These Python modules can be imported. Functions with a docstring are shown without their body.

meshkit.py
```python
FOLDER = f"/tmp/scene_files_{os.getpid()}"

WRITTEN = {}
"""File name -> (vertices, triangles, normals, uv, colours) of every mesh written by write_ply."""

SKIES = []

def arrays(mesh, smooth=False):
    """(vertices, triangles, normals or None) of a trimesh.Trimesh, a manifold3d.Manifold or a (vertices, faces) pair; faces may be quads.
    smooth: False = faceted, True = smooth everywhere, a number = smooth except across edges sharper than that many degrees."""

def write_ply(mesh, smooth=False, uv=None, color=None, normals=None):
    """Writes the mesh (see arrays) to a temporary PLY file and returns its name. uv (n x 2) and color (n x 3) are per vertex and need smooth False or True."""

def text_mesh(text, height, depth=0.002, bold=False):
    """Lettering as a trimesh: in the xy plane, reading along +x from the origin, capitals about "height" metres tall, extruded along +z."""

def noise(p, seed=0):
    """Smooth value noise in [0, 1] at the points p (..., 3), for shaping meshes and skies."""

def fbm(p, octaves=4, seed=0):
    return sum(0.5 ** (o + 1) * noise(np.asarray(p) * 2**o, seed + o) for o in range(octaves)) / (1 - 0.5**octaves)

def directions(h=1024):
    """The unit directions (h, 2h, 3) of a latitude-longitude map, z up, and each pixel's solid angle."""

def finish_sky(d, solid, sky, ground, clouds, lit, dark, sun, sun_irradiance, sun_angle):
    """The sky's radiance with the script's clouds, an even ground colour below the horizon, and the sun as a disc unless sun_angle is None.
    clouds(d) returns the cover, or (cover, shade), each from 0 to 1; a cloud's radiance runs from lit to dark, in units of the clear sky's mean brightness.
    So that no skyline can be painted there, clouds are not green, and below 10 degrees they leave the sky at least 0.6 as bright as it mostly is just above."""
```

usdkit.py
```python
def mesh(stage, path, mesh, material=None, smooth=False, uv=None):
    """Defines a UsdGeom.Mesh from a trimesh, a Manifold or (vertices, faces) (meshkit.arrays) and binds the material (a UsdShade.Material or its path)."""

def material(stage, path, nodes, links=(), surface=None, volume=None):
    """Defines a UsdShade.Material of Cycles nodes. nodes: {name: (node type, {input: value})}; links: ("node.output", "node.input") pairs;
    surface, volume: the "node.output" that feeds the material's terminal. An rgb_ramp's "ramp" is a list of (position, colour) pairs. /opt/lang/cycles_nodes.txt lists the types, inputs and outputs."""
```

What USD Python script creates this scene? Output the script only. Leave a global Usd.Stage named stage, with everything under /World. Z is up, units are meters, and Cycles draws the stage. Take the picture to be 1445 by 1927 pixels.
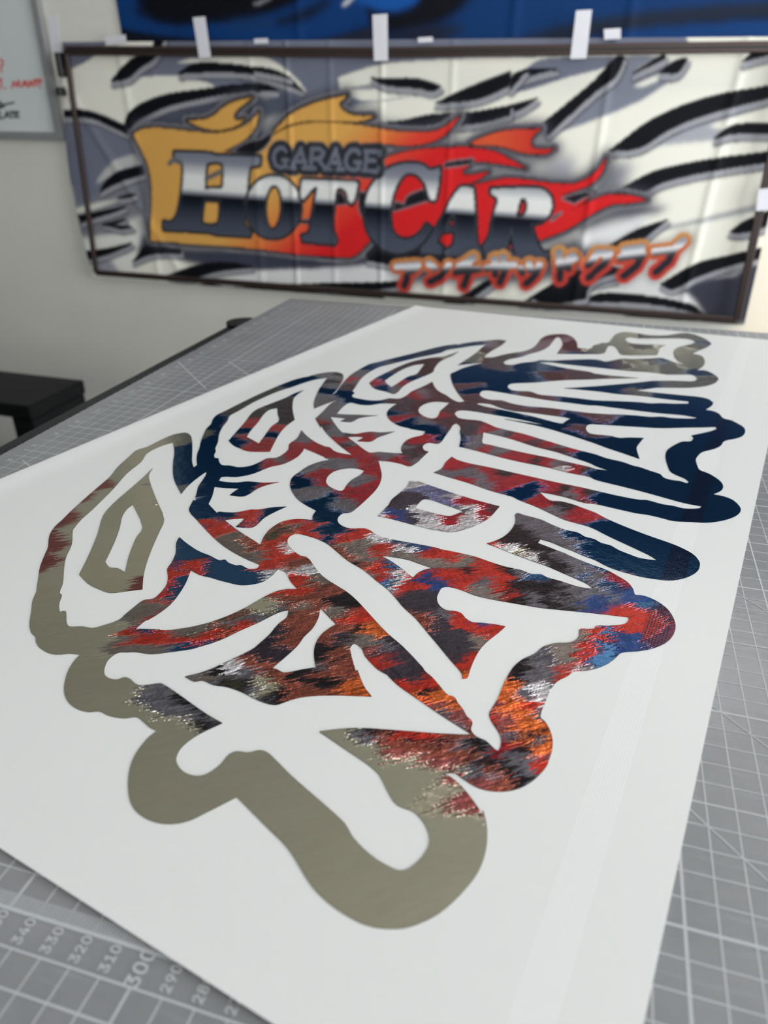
import math, numpy as np, trimesh, shapely, shapely.affinity, usdkit, meshkit
from shapely.geometry import Polygon, LineString, Point, MultiPolygon, box
from shapely.ops import unary_union
from scipy.ndimage import gaussian_filter
from scipy.spatial import cKDTree
from pxr import Usd, UsdGeom, UsdLux, UsdShade, Gf, Sdf, Vt

stage = Usd.Stage.CreateInMemory()
UsdGeom.SetStageUpAxis(stage, UsdGeom.Tokens.z); UsdGeom.SetStageMetersPerUnit(stage, 1.0)
stage.SetDefaultPrim(UsdGeom.Xform.Define(stage, '/World').GetPrim())
UsdGeom.Scope.Define(stage, '/World/Looks')

# ------------------------------------------------------------------ camera
T = 0.90                      # height of the cutting mat's surface
D = 2.00                      # distance of the back wall
FPX, PITCH, YAW, ROLL, H = 1380.687, 0.498487, -0.282875, 0.0067028, 0.214173
cy, sy, cp, sp = math.cos(YAW), math.sin(YAW), math.cos(PITCH), math.sin(PITCH)
FWD = np.array([sy*cp, cy*cp, -sp]); _r = np.array([cy, -sy, 0.0]); _u = np.cross(_r, FWD)
RIGHT = math.cos(ROLL)*_r + math.sin(ROLL)*_u; UP = -math.sin(ROLL)*_r + math.cos(ROLL)*_u
cam = UsdGeom.Camera.Define(stage, '/World/camera')
m = Gf.Matrix4d(*[float(v) for v in (*RIGHT, 0, *UP, 0, *(-FWD), 0, 0, 0, T+H, 1)])
cam.AddTransformOp().Set(m)
cam.CreateHorizontalApertureAttr(36.0); cam.CreateVerticalApertureAttr(36.0*1927/1445)
cam.CreateFocalLengthAttr(36.0*FPX/1445); cam.CreateFStopAttr(12.0); cam.CreateFocusDistanceAttr(0.385)
cam.CreateClippingRangeAttr(Gf.Vec2f(0.02, 50)); cam.CreateExposureAttr(0.02)

def dirs(P):
    P = np.atleast_2d(np.asarray(P, float))
    return ((P[:, 0:1]-722.5)/FPX)*RIGHT - ((P[:, 1:2]-963.5)/FPX)*UP + FWD
def on_table(P, z=0.0):       # measured photo point -> point on the table plane
    d = dirs(P); t = (z-H)/d[:, 2]; return d[:, :2]*t[:, None]
def on_wall(P, y=D):          # measured photo point -> (x, height) on the plane of the back wall
    d = dirs(P); w = d*(y/d[:, 1])[:, None]; return np.c_[w[:, 0], w[:, 2]+H+T]

# ------------------------------------------------------------------ light
dome = UsdLux.DomeLight.Define(stage, '/World/sky'); dome.CreateColorAttr(Gf.Vec3f(.75, .85, 1.0)); dome.CreateIntensityAttr(0.5)
sun = UsdLux.DistantLight.Define(stage, '/World/sun'); sun.CreateAngleAttr(1.2); sun.CreateColorAttr(Gf.Vec3f(1, .72, .36)); sun.CreateIntensityAttr(0.55); sun.CreateNormalizeAttr(True)
def aim(prim, pos, direction):
    z = -np.array(direction, float); z /= np.linalg.norm(z)
    x = np.cross([0, 0, 1.0], z); x = np.array([1.0, 0, 0]) if np.linalg.norm(x) < 1e-6 else x/np.linalg.norm(x); y = np.cross(z, x)
    prim.AddTransformOp().Set(Gf.Matrix4d(*[float(v) for v in (*x, 0, *y, 0, *z, 0, *pos, 1)]))
aim(sun, (0, 0, 5), (-0.7, 0.7, -0.36))
def rect_light(name, pos, direction, w, h, power, color):
    l = UsdLux.RectLight.Define(stage, '/World/'+name); l.CreateWidthAttr(w); l.CreateHeightAttr(h)
    l.CreateIntensityAttr(power); l.CreateColorAttr(Gf.Vec3f(*color)); aim(l, pos, direction); return l
rect_light('unseen_window_daylight', (2.17, 0.79, 1.23), (-1, 0, 0), 1.46, 1.72, 8.6, (.93, .95, 1.0))  # daylight from the unseen right window, lights the scene from the side
rect_light('unseen_rear_window_daylight', (1.1, -2.42, 1.6), (0, 1, 0), 2.0, 1.1, 8.2, (.95, .965, 1.0))  # unseen window behind the camera, placed to light the back wall

# ------------------------------------------------------------------ helpers
def lin(c):
    c = np.asarray(c, float)/255.0
    return np.where(c <= .04045, c/12.92, ((c+.055)/1.055)**2.4)
def tag(p, label=None, cat=None, group=None, kind=None):
    p = p.GetPrim() if hasattr(p, 'GetPrim') else p
    for k, v in (('label', label), ('category', cat), ('group', group), ('kind', kind)):
        if v: p.SetCustomDataByKey(k, v)
    return p
def path(name, parent=None):
    base = (parent.GetPath().pathString if parent else '/World')+'/'+name; q, i = base, 0
    while stage.GetPrimAtPath(q): i += 1; q = f'{base}_{i:03d}'
    return q
def obj(name, mesh, mat, parent=None, smooth=False):
    return usdkit.mesh(stage, path(name, parent), mesh, mat, smooth=smooth).GetPrim()
def thing(name, label, cat, loc=(0, 0, 0), group=None):
    x = UsdGeom.Xform.Define(stage, path(name)); x.AddTranslateOp().Set(Gf.Vec3d(*map(float, loc)))
    return tag(x.GetPrim(), label, cat, group)
def boxm(x0, x1, y0, y1, z0, z1):
    b = trimesh.creation.box([x1-x0, y1-y0, z1-z0]); b.apply_translation([(x0+x1)/2, (y0+y1)/2, (z0+z1)/2]); return b
def bevel_box(x0, x1, y0, y1, z0, z1, r=.004):
    pts = [(x+dx, y+dy, z+dz) for x, sx in ((x0, 1), (x1, -1)) for y, sy_ in ((y0, 1), (y1, -1)) for z, sz in ((z0, 1), (z1, -1))
           for dx, dy, dz in ((0, sy_*r, sz*r), (sx*r, 0, sz*r), (sx*r, sy_*r, 0))]
    return trimesh.convex.convex_hull(np.array(pts))
def cat_(*a): return trimesh.util.concatenate([x for y in a for x in (y if isinstance(y, list) else [y])])
def primvar(prim, name, values):
    UsdGeom.PrimvarsAPI(prim).CreatePrimvar(name, Sdf.ValueTypeNames.Color3fArray, 'vertex').Set(Vt.Vec3fArray.FromNumpy(np.asarray(values, np.float32)))
def M(name, nodes, links=(), surface='p.BSDF'): return usdkit.material(stage, '/World/Looks/'+name, nodes, links, surface=surface)
def plain(name, srgb, rough=.5, metallic=0.0, var=.06, scale=40, bump=0.0, spec=.5):
    c = lin(srgb)
    n = {'tc': ('texture_coordinate', {}), 'n': ('noise_texture', {'scale': scale, 'detail': 4.0}),
         'r': ('rgb_ramp', {'ramp': [(.3, tuple(c*(1-var))), (.7, tuple(np.minimum(c*(1+var), 1)))]}),
         'p': ('principled_bsdf', {'roughness': rough, 'metallic': metallic, 'specular_ior_level': spec})}
    l = [('tc.object', 'n.vector'), ('n.fac', 'r.fac'), ('r.color', 'p.base_color')]
    if bump:
        n['b'] = ('bump', {'strength': bump, 'distance': .002}); l += [('n.fac', 'b.height'), ('b.normal', 'p.normal')]
    return M(name, n, l)
CROPS = {'A': (0, 780, 2.89), 'B': (340, 600, 2.89), 'D': (40, 1080, 2.89), 'F': (780, 940, 2.58), 'G': (220, 1300, 1.9527),
         'p1': (290, 260, 6.02), 'p2': (460, 260, 5.16), 'p3': (660, 280, 5.558), 'p4': (820, 320, 5.558), 'p5': (720, 440, 4.817), 'p6': (1000, 430, 4.661),
         'r1': (220, 160, 4.25), 'r2': (700, 220, 4.014), 'r3': (980, 280, 5.16), 'r4': (100, 80, 5.558), 'r5': (120, 260, 6.568), 'r6': (200, 0, 2.779), 'r7': (700, 0, 1.94),
         's1': (0, 0, 3.01), 's2': (480, 0, 3.01), 's3': (960, 0, 2.979), 's4': (100, 340, 2.58), 's5': (600, 340, 2.58), 's6': (1000, 300, 3.247), 'px': (0, 0, 1)}
for k, o in {'h1': (560, 610), 'h2': (840, 610), 'h3': (1120, 610), 'h4': (320, 690), 'h5': (600, 780), 'h6': (840, 780), 'h7': (1120, 780), 'i1': (300, 860),
             'i2': (560, 940), 'i3': (820, 940), 'i4': (1060, 960), 'i5': (50, 960), 'i6': (280, 1020), 'i7': (520, 1080), 'j1': (760, 1080), 'j2': (1020, 1080),
             'j3': (340, 1220), 'j4': (600, 1260), 'j5': (800, 1240), 'j6': (760, 1340), 'j7': (60, 1140)}.items(): CROPS[k] = (*o, 4.8167)
def trace(s):                 # "tag x,y x,y tag x,y ..." -> photo points
    out, c = [], CROPS['px']
    for t in s.split():
        if ',' in t:
            x, y = map(float, t.split(',')); out.append((c[0]+x/c[2], c[1]+y/c[2]))
        else: c = CROPS[t]
    return np.array(out)
def round_off(P, n=3, sharp=62):   # corner-keeping Catmull-Rom through traced points
    P = np.asarray(P, float); N = len(P)
    e = np.roll(P, -1, 0)-P; L = np.linalg.norm(e, axis=1)
    keep = L > 1e-9; P = P[keep]; N = len(P); e = np.roll(P, -1, 0)-P; e /= np.linalg.norm(e, axis=1)[:, None]
    turn = np.degrees(np.arccos(np.clip((np.roll(e, 1, 0)*e).sum(1), -1, 1))); corner = turn > sharp
    out = []
    for i in range(N):
        p1, p2 = P[i], P[(i+1) % N]; d = np.linalg.norm(p2-p1)
        def tan(k, fallback):
            if corner[k]: return (p2-p1)
            a, b = P[(k-1) % N], P[(k+1) % N]; t = b-a; l = np.linalg.norm(t)
            return t/max(l, 1e-9)*d
        t1, t2 = tan(i, 0), tan((i+1) % N, 1)
        for s in np.arange(n)/n:
            out.append((2*s**3-3*s*s+1)*p1+(s**3-2*s*s+s)*t1+(-2*s**3+3*s*s)*p2+(s**3-s*s)*t2)
    return np.array(out)

# ------------------------------------------------------------------ the room
wallmat = plain('wall_paint', (214, 212, 202), .7, var=.02, scale=6, bump=.05)
def struct(p): return tag(p, kind='structure')
X0, X1, Y0, ZC = -2.6, 2.2, -2.5, 2.6
struct(obj('floor', boxm(X0-.1, X1+.1, Y0-.1, D+.1, -.1, 0), plain('concrete', (70, 71, 72), .6, var=.15, scale=5)))  # floor kept dark to cut bounced light
struct(obj('ceiling', boxm(X0-.1, X1+.1, Y0-.1, D+.1, ZC, ZC+.1), plain('ceiling_paint', (222, 222, 218), .8, var=.02)))
struct(obj('wall_back', boxm(X0-.1, X1+.1, D, D+.1, 0, ZC), wallmat))
struct(obj('wall_left', boxm(X0-.1, X0, Y0, D, 0, ZC), plain('unseen_wall_darkened', (88, 92, 96), .7, var=.02)))  # wall out of view, darkened to dim the left side
WY0, WY1, WZ0, WZ1 = .0, 1.55, .35, 2.12  # unseen window, shaped to let sun onto the wall beside the banner
struct(obj('wall_right', cat_(boxm(X1, X1+.1, Y0, WY0, 0, ZC), boxm(X1, X1+.1, WY1, D, 0, ZC), boxm(X1, X1+.1, WY0, WY1, 0, WZ0), boxm(X1, X1+.1, WY0, WY1, WZ1, ZC)), wallmat))
struct(obj('wall_front', cat_(boxm(X0, .1, Y0-.1, Y0, 0, ZC), boxm(2.1, X1, Y0-.1, Y0, 0, ZC), boxm(.1, 2.1, Y0-.1, Y0, 0, 1.05), boxm(.1, 2.1, Y0-.1, Y0, 2.15, ZC)), wallmat))
whiteframe = plain('window_frame_white', (225, 225, 225), .4, var=.02)
glass = M('window_glass', {'t': ('transparent_bsdf', {}), 'g': ('glossy_bsdf', {'roughness': .02}), 'm': ('mix_closure', {'fac': .06})},
          [('t.BSDF', 'm.closure1'), ('g.BSDF', 'm.closure2')], surface='m.closure')
for k in (1, 2):  # both windows are out of view, placed for the light they let in
    w = UsdGeom.Xform.Define(stage, f'/World/window_{k}').GetPrim(); struct(w)
    if k == 1:
        fr = cat_(boxm(X1+.02, X1+.08, WY0, WY0+.05, WZ0, WZ1), boxm(X1+.02, X1+.08, WY1-.05, WY1, WZ0, WZ1), boxm(X1+.02, X1+.08, WY0+.05, WY1-.05, WZ0, WZ0+.05), boxm(X1+.02, X1+.08, WY0+.05, WY1-.05, WZ1-.05, WZ1))
        pn = boxm(X1+.045, X1+.051, WY0+.05, WY1-.05, WZ0+.05, WZ1-.05)
    else:
        fr = cat_(boxm(.1, .15, Y0-.08, Y0-.02, 1.05, 2.15), boxm(2.05, 2.1, Y0-.08, Y0-.02, 1.05, 2.15), boxm(.15, 2.05, Y0-.08, Y0-.02, 1.05, 1.10), boxm(.15, 2.05, Y0-.08, Y0-.02, 2.10, 2.15))
        pn = boxm(.15, 2.05, Y0-.053, Y0-.047, 1.10, 2.10)
    obj('window_frame', fr, whiteframe, w); obj('pane', pn, glass, w)
# unseen hanging light, out of view, placed to give glints on the vinyl
lampmat = M('lamp_diffuser', {'e': ('emission', {'color': (1, .98, .95), 'strength': 6.0})}, surface='e.emission')
lamp = thing('unseen_hanging_light', 'unseen white linear light hung out of view to give glints on the lettering', 'light', (.05, 1.70, 2.02))
obj('housing', bevel_box(-.62, .62, -.12, .12, -.06, -.0005), whiteframe, lamp); obj('diffuser', boxm(-.58, .58, -.095, .095, -.066, -.0605), lampmat, lamp)
for hx in (-.5, .5): obj('suspension_wire', boxm(hx-.001, hx+.001, -.001, .001, -.0005, ZC-2.0205), whiteframe, lamp)

# ------------------------------------------------------------------ work table with the black rail along its left edge
tabletop = plain('table_top_grey', (150, 150, 148), .6, var=.05)
black = plain('black_plastic', (16, 17, 19), .42, var=.2)
tab = thing('work_table', 'large grey work table with a black ribbed rail along its left edge', 'table', (0, 0, 0))
obj('tabletop', bevel_box(-.392, 1.25, -.75, .900, T-.043, T-.003), tabletop, tab)
for lx in (-.36, 1.2):
    for ly in (-.7, .86): obj('leg', bevel_box(lx-.025, lx+.025, ly-.025, ly+.025, 0, T-.043), black, tab)
rail = obj('edge_rail', bevel_box(-.432, -.3925, -.75, .806, T-.05, T-.012, .006), black, tab)
endcap = trimesh.creation.cylinder(radius=.021, height=.04, sections=40); endcap.apply_translation([-.4125, .806, T-.029])
obj('rail_end_cap', endcap, black, tab, smooth=40)
ribs = [bevel_box(-.414, -.394, y, y+.005, T-.0130, T-.0100, .0008) for y in np.arange(.28, .62, .0095)]
tag(obj('rib', cat_(ribs), black, rail), kind='stuff')

# ------------------------------------------------------------------ cutting mat
def grey_mat():
    a, b = lin((123, 125, 127)), lin((141, 142, 144))
    return M('mat_vinyl', {'tc': ('texture_coordinate', {}), 'n': ('noise_texture', {'scale': 16.0, 'detail': 6.0, 'roughness': .65}), 'mp': ('mapping', {'scale': (30, 420, 1), 'rotation': (0, 0, .5)}),
        'sc': ('noise_texture', {'scale': 1.0, 'detail': 3.0}), 'sr': ('rgb_ramp', {'ramp': [(.60, (0, 0, 0)), (.74, (.5, .5, .5))]}),
        'r': ('rgb_ramp', {'ramp': [(.3, tuple(a)), (.7, tuple(b))]}), 'mx': ('mix', {'color2': tuple(lin((158, 160, 162)))}),
        'b': ('bump', {'strength': .08, 'distance': .001}), 'p': ('principled_bsdf', {'roughness': .27, 'specular_ior_level': .8})},
        [('tc.object', 'n.vector'), ('tc.object', 'mp.vector'), ('mp.vector', 'sc.vector'), ('sc.fac', 'sr.fac'), ('n.fac', 'r.fac'), ('r.color', 'mx.color1'), ('sr.color', 'mx.fac'),
         ('mx.color', 'p.base_color'), ('sc.fac', 'b.height'), ('b.normal', 'p.normal')])
MX0, MX1, MY0, MY1 = -.3925, 1.0, -.60, .905
mat = thing('cutting_mat', 'large grey cutting mat with white grid lines and scale numbers on the work table', 'cutting mat', (0, 0, T))
body = shapely.box(MX0, MY0, MX1, MY1)
body = body.difference(unary_union([Point(-.3935, .375).buffer(.0022), Point(-.394, .655).buffer(.003)]))
bodym = trimesh.creation.extrude_polygon(body, .003, engine='earcut'); bodym.apply_translation([0, 0, -.003])
obj('mat_body', bodym, grey_mat(), mat)
ink = plain('mat_ink', (186, 190, 192), .5, var=.05)
def warp(P):
    P = np.asarray(P, float); s = 1-.030*np.clip((-P[:, 0]-.10)/.24, 0, 1); return P*s[:, None]
V, Fc = [], []
ZS = [.00006]
def strip(a, b, w, n=24):
    z = ZS[0]
    t = np.linspace(0, 1, n)[:, None]; P = np.array(a)*(1-t)+np.array(b)*t
    d = np.array(b)-np.array(a); d = d/np.linalg.norm(d); nn = np.array([-d[1], d[0]])*w/2
    A, B = warp(P+nn), warp(P-nn)
    ok = (A[:, 0] > MX0) & (A[:, 0] < MX1) & (A[:, 1] < MY1) & (A[:, 1] > MY0)
    k = sum(len(v) for v in V); V.append(np.c_[np.vstack([A, B]), np.full(2*n, z)])
    for i in range(n-1):
        if ok[i] and ok[i+1]: Fc.append([k+i, k+n+i, k+n+i+1]); Fc.append([k+i, k+n+i+1, k+i+1])
GX, GY, S = .0501, .20403, .00995
YLAB = .0918
for i in range(-44, 60):
    w = .0010 if i % 10 == 0 else (.0008 if i % 5 == 0 else .00050)
    x = GX+i*S
    strip((x, YLAB+.01), (x, .902), w, 60); strip((x, MY0+.01), (x, YLAB), w)
ZS[0] = .00009
for j in range(-9, 72):
    y = GY+j*.01; w = .00105 if (j-5) % 10 == 0 else (.0008 if j % 5 == 0 else .00050)
    strip((-.395, y), (.95, y), w, 90)
ZS[0] = .00012; strip((-.395, YLAB+.0102), (.95, YLAB+.0102), .0012, 60)
for j in range(0, 40): strip((-.395, YLAB-j*.01), (.95, YLAB-j*.01), .0007, 40)
ZS[0] = .00014
for k in range(-440, 20):
    x = GX+k*S*.1
    strip((x, YLAB+.0105), (x, YLAB+.0150), .00045, 3)
ZS[0] = .00016
for c0 in (.0, ):
    for p, a in (((GX+S, GY-.01), (1, -1)), ((GX+2*S, GY+.05), (1, -1)), ((GX+7*S, GY+.11), (1, -1))):
        strip((p[0]-.30*a[0], p[1]-.30*a[1]), (p[0]+.25*a[0], p[1]+.25*a[1]), .00055, 60)
d1 = on_table([(430, 680), (500, 730)]); strip(d1[0]/.97, d1[1]/.97, .0011)
d2 = on_table([(335, 681), (388, 732)]); strip(d2[0]/.97, d2[1]/.97, .0011)
d3 = on_table([(42, 866), (68, 888)]); strip(d3[0]/.97, d3[1]/.97, .0009)
gridm = trimesh.Trimesh(np.vstack(V), np.array(Fc), process=False)
obj('grid_print', gridm, ink, mat)
def number(s, h, x, y, rot, flip=1):
    t = meshkit.text_mesh(s, h, depth=.00004, bold=True)
    t.apply_translation([-t.bounds[:, 0].mean(), -t.bounds[:, 1].mean(), 0]); t.apply_transform(trimesh.transformations.rotation_matrix(rot, [0, 0, 1]))
    p = warp([(x, y)])[0]; t.apply_translation([p[0], p[1], .00018]); obj('scale_number', t, ink, mat)
for k, n in enumerate(range(350, 260, -10)):
    number(str(n), .0042 if n == 300 else .0031, GX+(-20+k)*S-.0003, YLAB+.0053, math.pi/2)
for k in range(20):
    y = (.3747+.0247*k)
    number(str(6+k), .0036, -.3806/.97, y/.97, math.pi/2)

# ------------------------------------------------------------------ white backing sheet
def linecross(p, q, r, s):
    A = np.array([q-p, -(s-r)]).T; t = np.linalg.solve(A, r-p); return p+(q-p)*t[0]
L0, L1 = on_table([(0, 905), (782, 577)]); B0, B1 = on_table([(0, 1600), (480, 1910)]); R0, R1 = on_table([(1211, 1927), (1445, 839)]); F1 = on_table([(1445, 640)])[0]
cBL = linecross(L0, L1, B0, B1); cBR = linecross(R0, R1, B0, B1); cFR = linecross(R0, R1, L1, F1); cFL = L1
nu, nv = 140, 260
uu, vv = np.meshgrid(np.linspace(0, 1, nu), np.linspace(0, 1, nv))
PX = ((1-uu)*(1-vv))[..., None]*cBL+(uu*(1-vv))[..., None]*cBR+(uu*vv)[..., None]*cFR+((1-uu)*vv)[..., None]*cFL
db = vv*np.linalg.norm(cFL-cBL); dl = uu*np.linalg.norm(cBR-cBL)
PZ = .00035+.0012*np.exp(-(db/.018)**2)*(1-.0*uu)+.0010*np.exp(-(dl/.012)**2)
PZ += .00035*(meshkit.fbm(np.stack([PX[..., 0]*9, PX[..., 1]*4, 0*uu], -1), 3, 5)-.5)*np.clip((dl-.0)/.02, 0, 1)*np.clip(vv*3, 0, 1)*0
top = np.c_[PX.reshape(-1, 2), PZ.ravel()]; bot = top-[0, 0, .00016]
idx = np.arange(nu*nv).reshape(nv, nu); N0 = nu*nv
q = np.stack([idx[:-1, :-1], idx[:-1, 1:], idx[1:, 1:], idx[1:, :-1]], -1).reshape(-1, 4)
rim = np.r_[idx[0, :], idx[1:, -1], idx[-1, -2::-1], idx[-2:0:-1, 0]]; r2 = np.roll(rim, -1)
side = np.c_[rim, rim+N0, r2+N0, r2]
sheetm = (np.vstack([top, bot]), np.vstack([q, q[:, ::-1]+N0, side]))
BA, BB = on_table([(1316, 993), (1174, 1492)]); bd = (BA-BB)/np.linalg.norm(BA-BB); bn = np.array([bd[1], -bd[0]])
def paper_mat():
    c = lin((227, 228, 225))
    return M('liner_paper', {'g': ('geometry', {}), 'd1': ('vector_math', {'math_type': 'dot_product', 'vector2': (*bn, 0)}), 'd2': ('vector_math', {'math_type': 'dot_product', 'vector2': (*bd, 0)}),
        'a': ('math', {'math_type': 'subtract', 'value2': float(bn@BA)}),
        'm1': ('map_range', {'from_min': -.0125, 'from_max': -.0120, 'clamp': True}), 'm2': ('map_range', {'from_min': 0.0, 'from_max': -.0005, 'clamp': True}), 'mm': ('math', {'math_type': 'multiply'}),
        's1': ('math', {'math_type': 'multiply', 'value2': 2*math.pi/.0011}), 's2': ('math', {'math_type': 'multiply', 'value2': 2*math.pi/.0011}),
        'c1': ('math', {'math_type': 'sine'}), 'c2': ('math', {'math_type': 'sine'}), 'cm': ('math', {'math_type': 'add'}), 'st': ('map_range', {'from_min': .1, 'from_max': .7, 'clamp': True}),
        'dm': ('math', {'math_type': 'multiply'}), 'df': ('math', {'math_type': 'multiply', 'value2': .55}),
        'tc': ('texture_coordinate', {}), 'n': ('noise_texture', {'scale': 700.0, 'detail': 3.0}), 'b': ('bump', {'strength': .05, 'distance': .0004}),
        'cc': ('mix', {'color1': tuple(c*.985), 'color2': (.88, .89, .885)}), 'p': ('principled_bsdf', {'roughness': .34, 'specular_ior_level': .45})},
        [('g.position', 'd1.vector1'), ('g.position', 'd2.vector1'), ('d1.value', 'a.value1'), ('a.result' if 0 else 'a.value', 'm1.value'), ('a.value', 'm2.value'), ('m1.result', 'mm.value1'), ('m2.result', 'mm.value2'),
         ('a.value', 's1.value1'), ('d2.value', 's2.value1'), ('s1.value', 'c1.value1'), ('s2.value', 'c2.value1'), ('c1.value', 'cm.value1'), ('c2.value', 'cm.value2'), ('cm.value', 'st.value'),
         ('st.result', 'dm.value1'), ('mm.value', 'dm.value2'), ('dm.value', 'df.value1'), ('df.value', 'cc.fac'), ('cc.color', 'p.base_color'), ('tc.object', 'n.vector'), ('n.fac', 'b.height'), ('b.normal', 'p.normal')])
sheet = obj('backing_sheet', sheetm, paper_mat(), None, smooth=40)
UsdGeom.Xformable(sheet).AddTranslateOp().Set(Gf.Vec3d(0, 0, T))
tag(sheet, 'large white sheet of backing paper lying askew on the grey cutting mat', 'paper')

# ------------------------------------------------------------------ cut vinyl lettering
ZD = .00060
OUTER = """A 985,100 1020,101 1042,125 1046,200 1045,255 1053,287 h4 208,916 245,890 240,850 245,790 265,740 275,690 300,620 330,560 370,520 385,480 420,440 500,400 620,340 740,280 860,225 1000,165 1150,110 1300,80 1445,55
h1 100,472 180,450 280,435 360,435 410,455 415,490 390,540 350,600 308,641 345,620 380,570 420,520 480,460 560,410 650,362 720,344 780,330 900,300 1100,250 1300,200 1445,180 h2 100,185 200,165 350,150 470,140 545,150 500,190 430,230 370,270 340,301
420,300 500,280 600,260 700,245 780,215 820,180 860,130 920,100 1000,90 1080,92 1140,115 1180,160 1190,215 1310,220 1330,195 1380,180 h3 60,170 120,165 150,130 180,95 260,70 400,85 500,100 650,100 750,85 830,80 920,100 1010,140 1055,175 1020,205 950,235 880,267
960,285 990,320 990,360 960,395 920,415 1000,420 1060,445 1110,480 1118,500 1090,530 1000,560 850,575 700,575 560,575 450,590 370,601 500,615 650,630 800,645 950,660 1030,680 1070,710 1060,735 1000,776 1060,785 1120,810 1160,852 1230,870 1300,905
h7 1345,115 1360,150 1340,190 1280,215 1170,240 1140,280 1080,310 970,340 930,375 912,410 925,460 945,500 1020,530 1090,570 1140,610 1160,655 1140,690 1068,722 1160,740 1240,770 1295,815 1320,860 1300,900 1240,935 1140,963
i4 1300,112 1150,105 1000,97 880,67 760,40 650,25 530,0 h7 400,900 200,855 0,810 h6 1250,800 1100,755 950,720 845,703 i3 1030,5 1130,15 1250,45 1330,75 1445,118 i4 400,80 600,165 800,240 1000,310 1120,365 1190,410 1230,460 1238,490 1225,540 1170,585 1080,620 960,635 850,625 720,605 600,575 480,540 380,500 290,452 190,415 100,375 0,337
i3 1040,385 950,360 925,392 1100,460 1250,515 i4 0,385 100,430 250,490 400,545 500,600 580,650 630,710 648,766 j2 920,197 1010,230 1100,285 1160,345 1200,420 1210,480 1195,540 1150,600 1080,645 980,680 860,700 720,713 660,765 590,815 500,852 400,875 285,882 235,922 150,965
j5 1170,230 1120,310 1090,390 1045,520 1090,570 1130,640 1155,730 1150,830 1120,920 j6 1300,480 1240,555 1170,620 1080,675 980,708 870,719 760,710 660,680 560,622 500,580 460,554 365,554 450,605 540,690 620,790 690,890 730,965 G 1335,410 1355,470 1361,530 1355,590 1335,650 1300,705 1240,770 1180,820 1110,855 1050,872 980,873 920,862 860,835 790,790 730,735 690,680 655,620 620,570 560,510 500,450 440,390
D 1080,1260 1000,1300 930,1335 860,1355 790,1360 720,1348 660,1320 615,1280 590,1230 580,1160 585,1080 605,1010 640,950 690,890 737,853 700,835 665,805 628,778 570,784 520,780 470,768 425,747 370,750 320,740 275,715 245,680 232,630 240,570 255,525 285,475 319,438 260,433 200,438 150,430 100,400 80,370 77,343 55,320 45,285 47,245 55,200 60,150 80,100
i5 88,740 95,680 108,600 120,520 145,450 170,390 195,330 200,260 215,210 255,150 320,90 400,10 A 480,440 550,380 600,335 640,285 700,230 740,195 800,175 880,135 940,110"""
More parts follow.
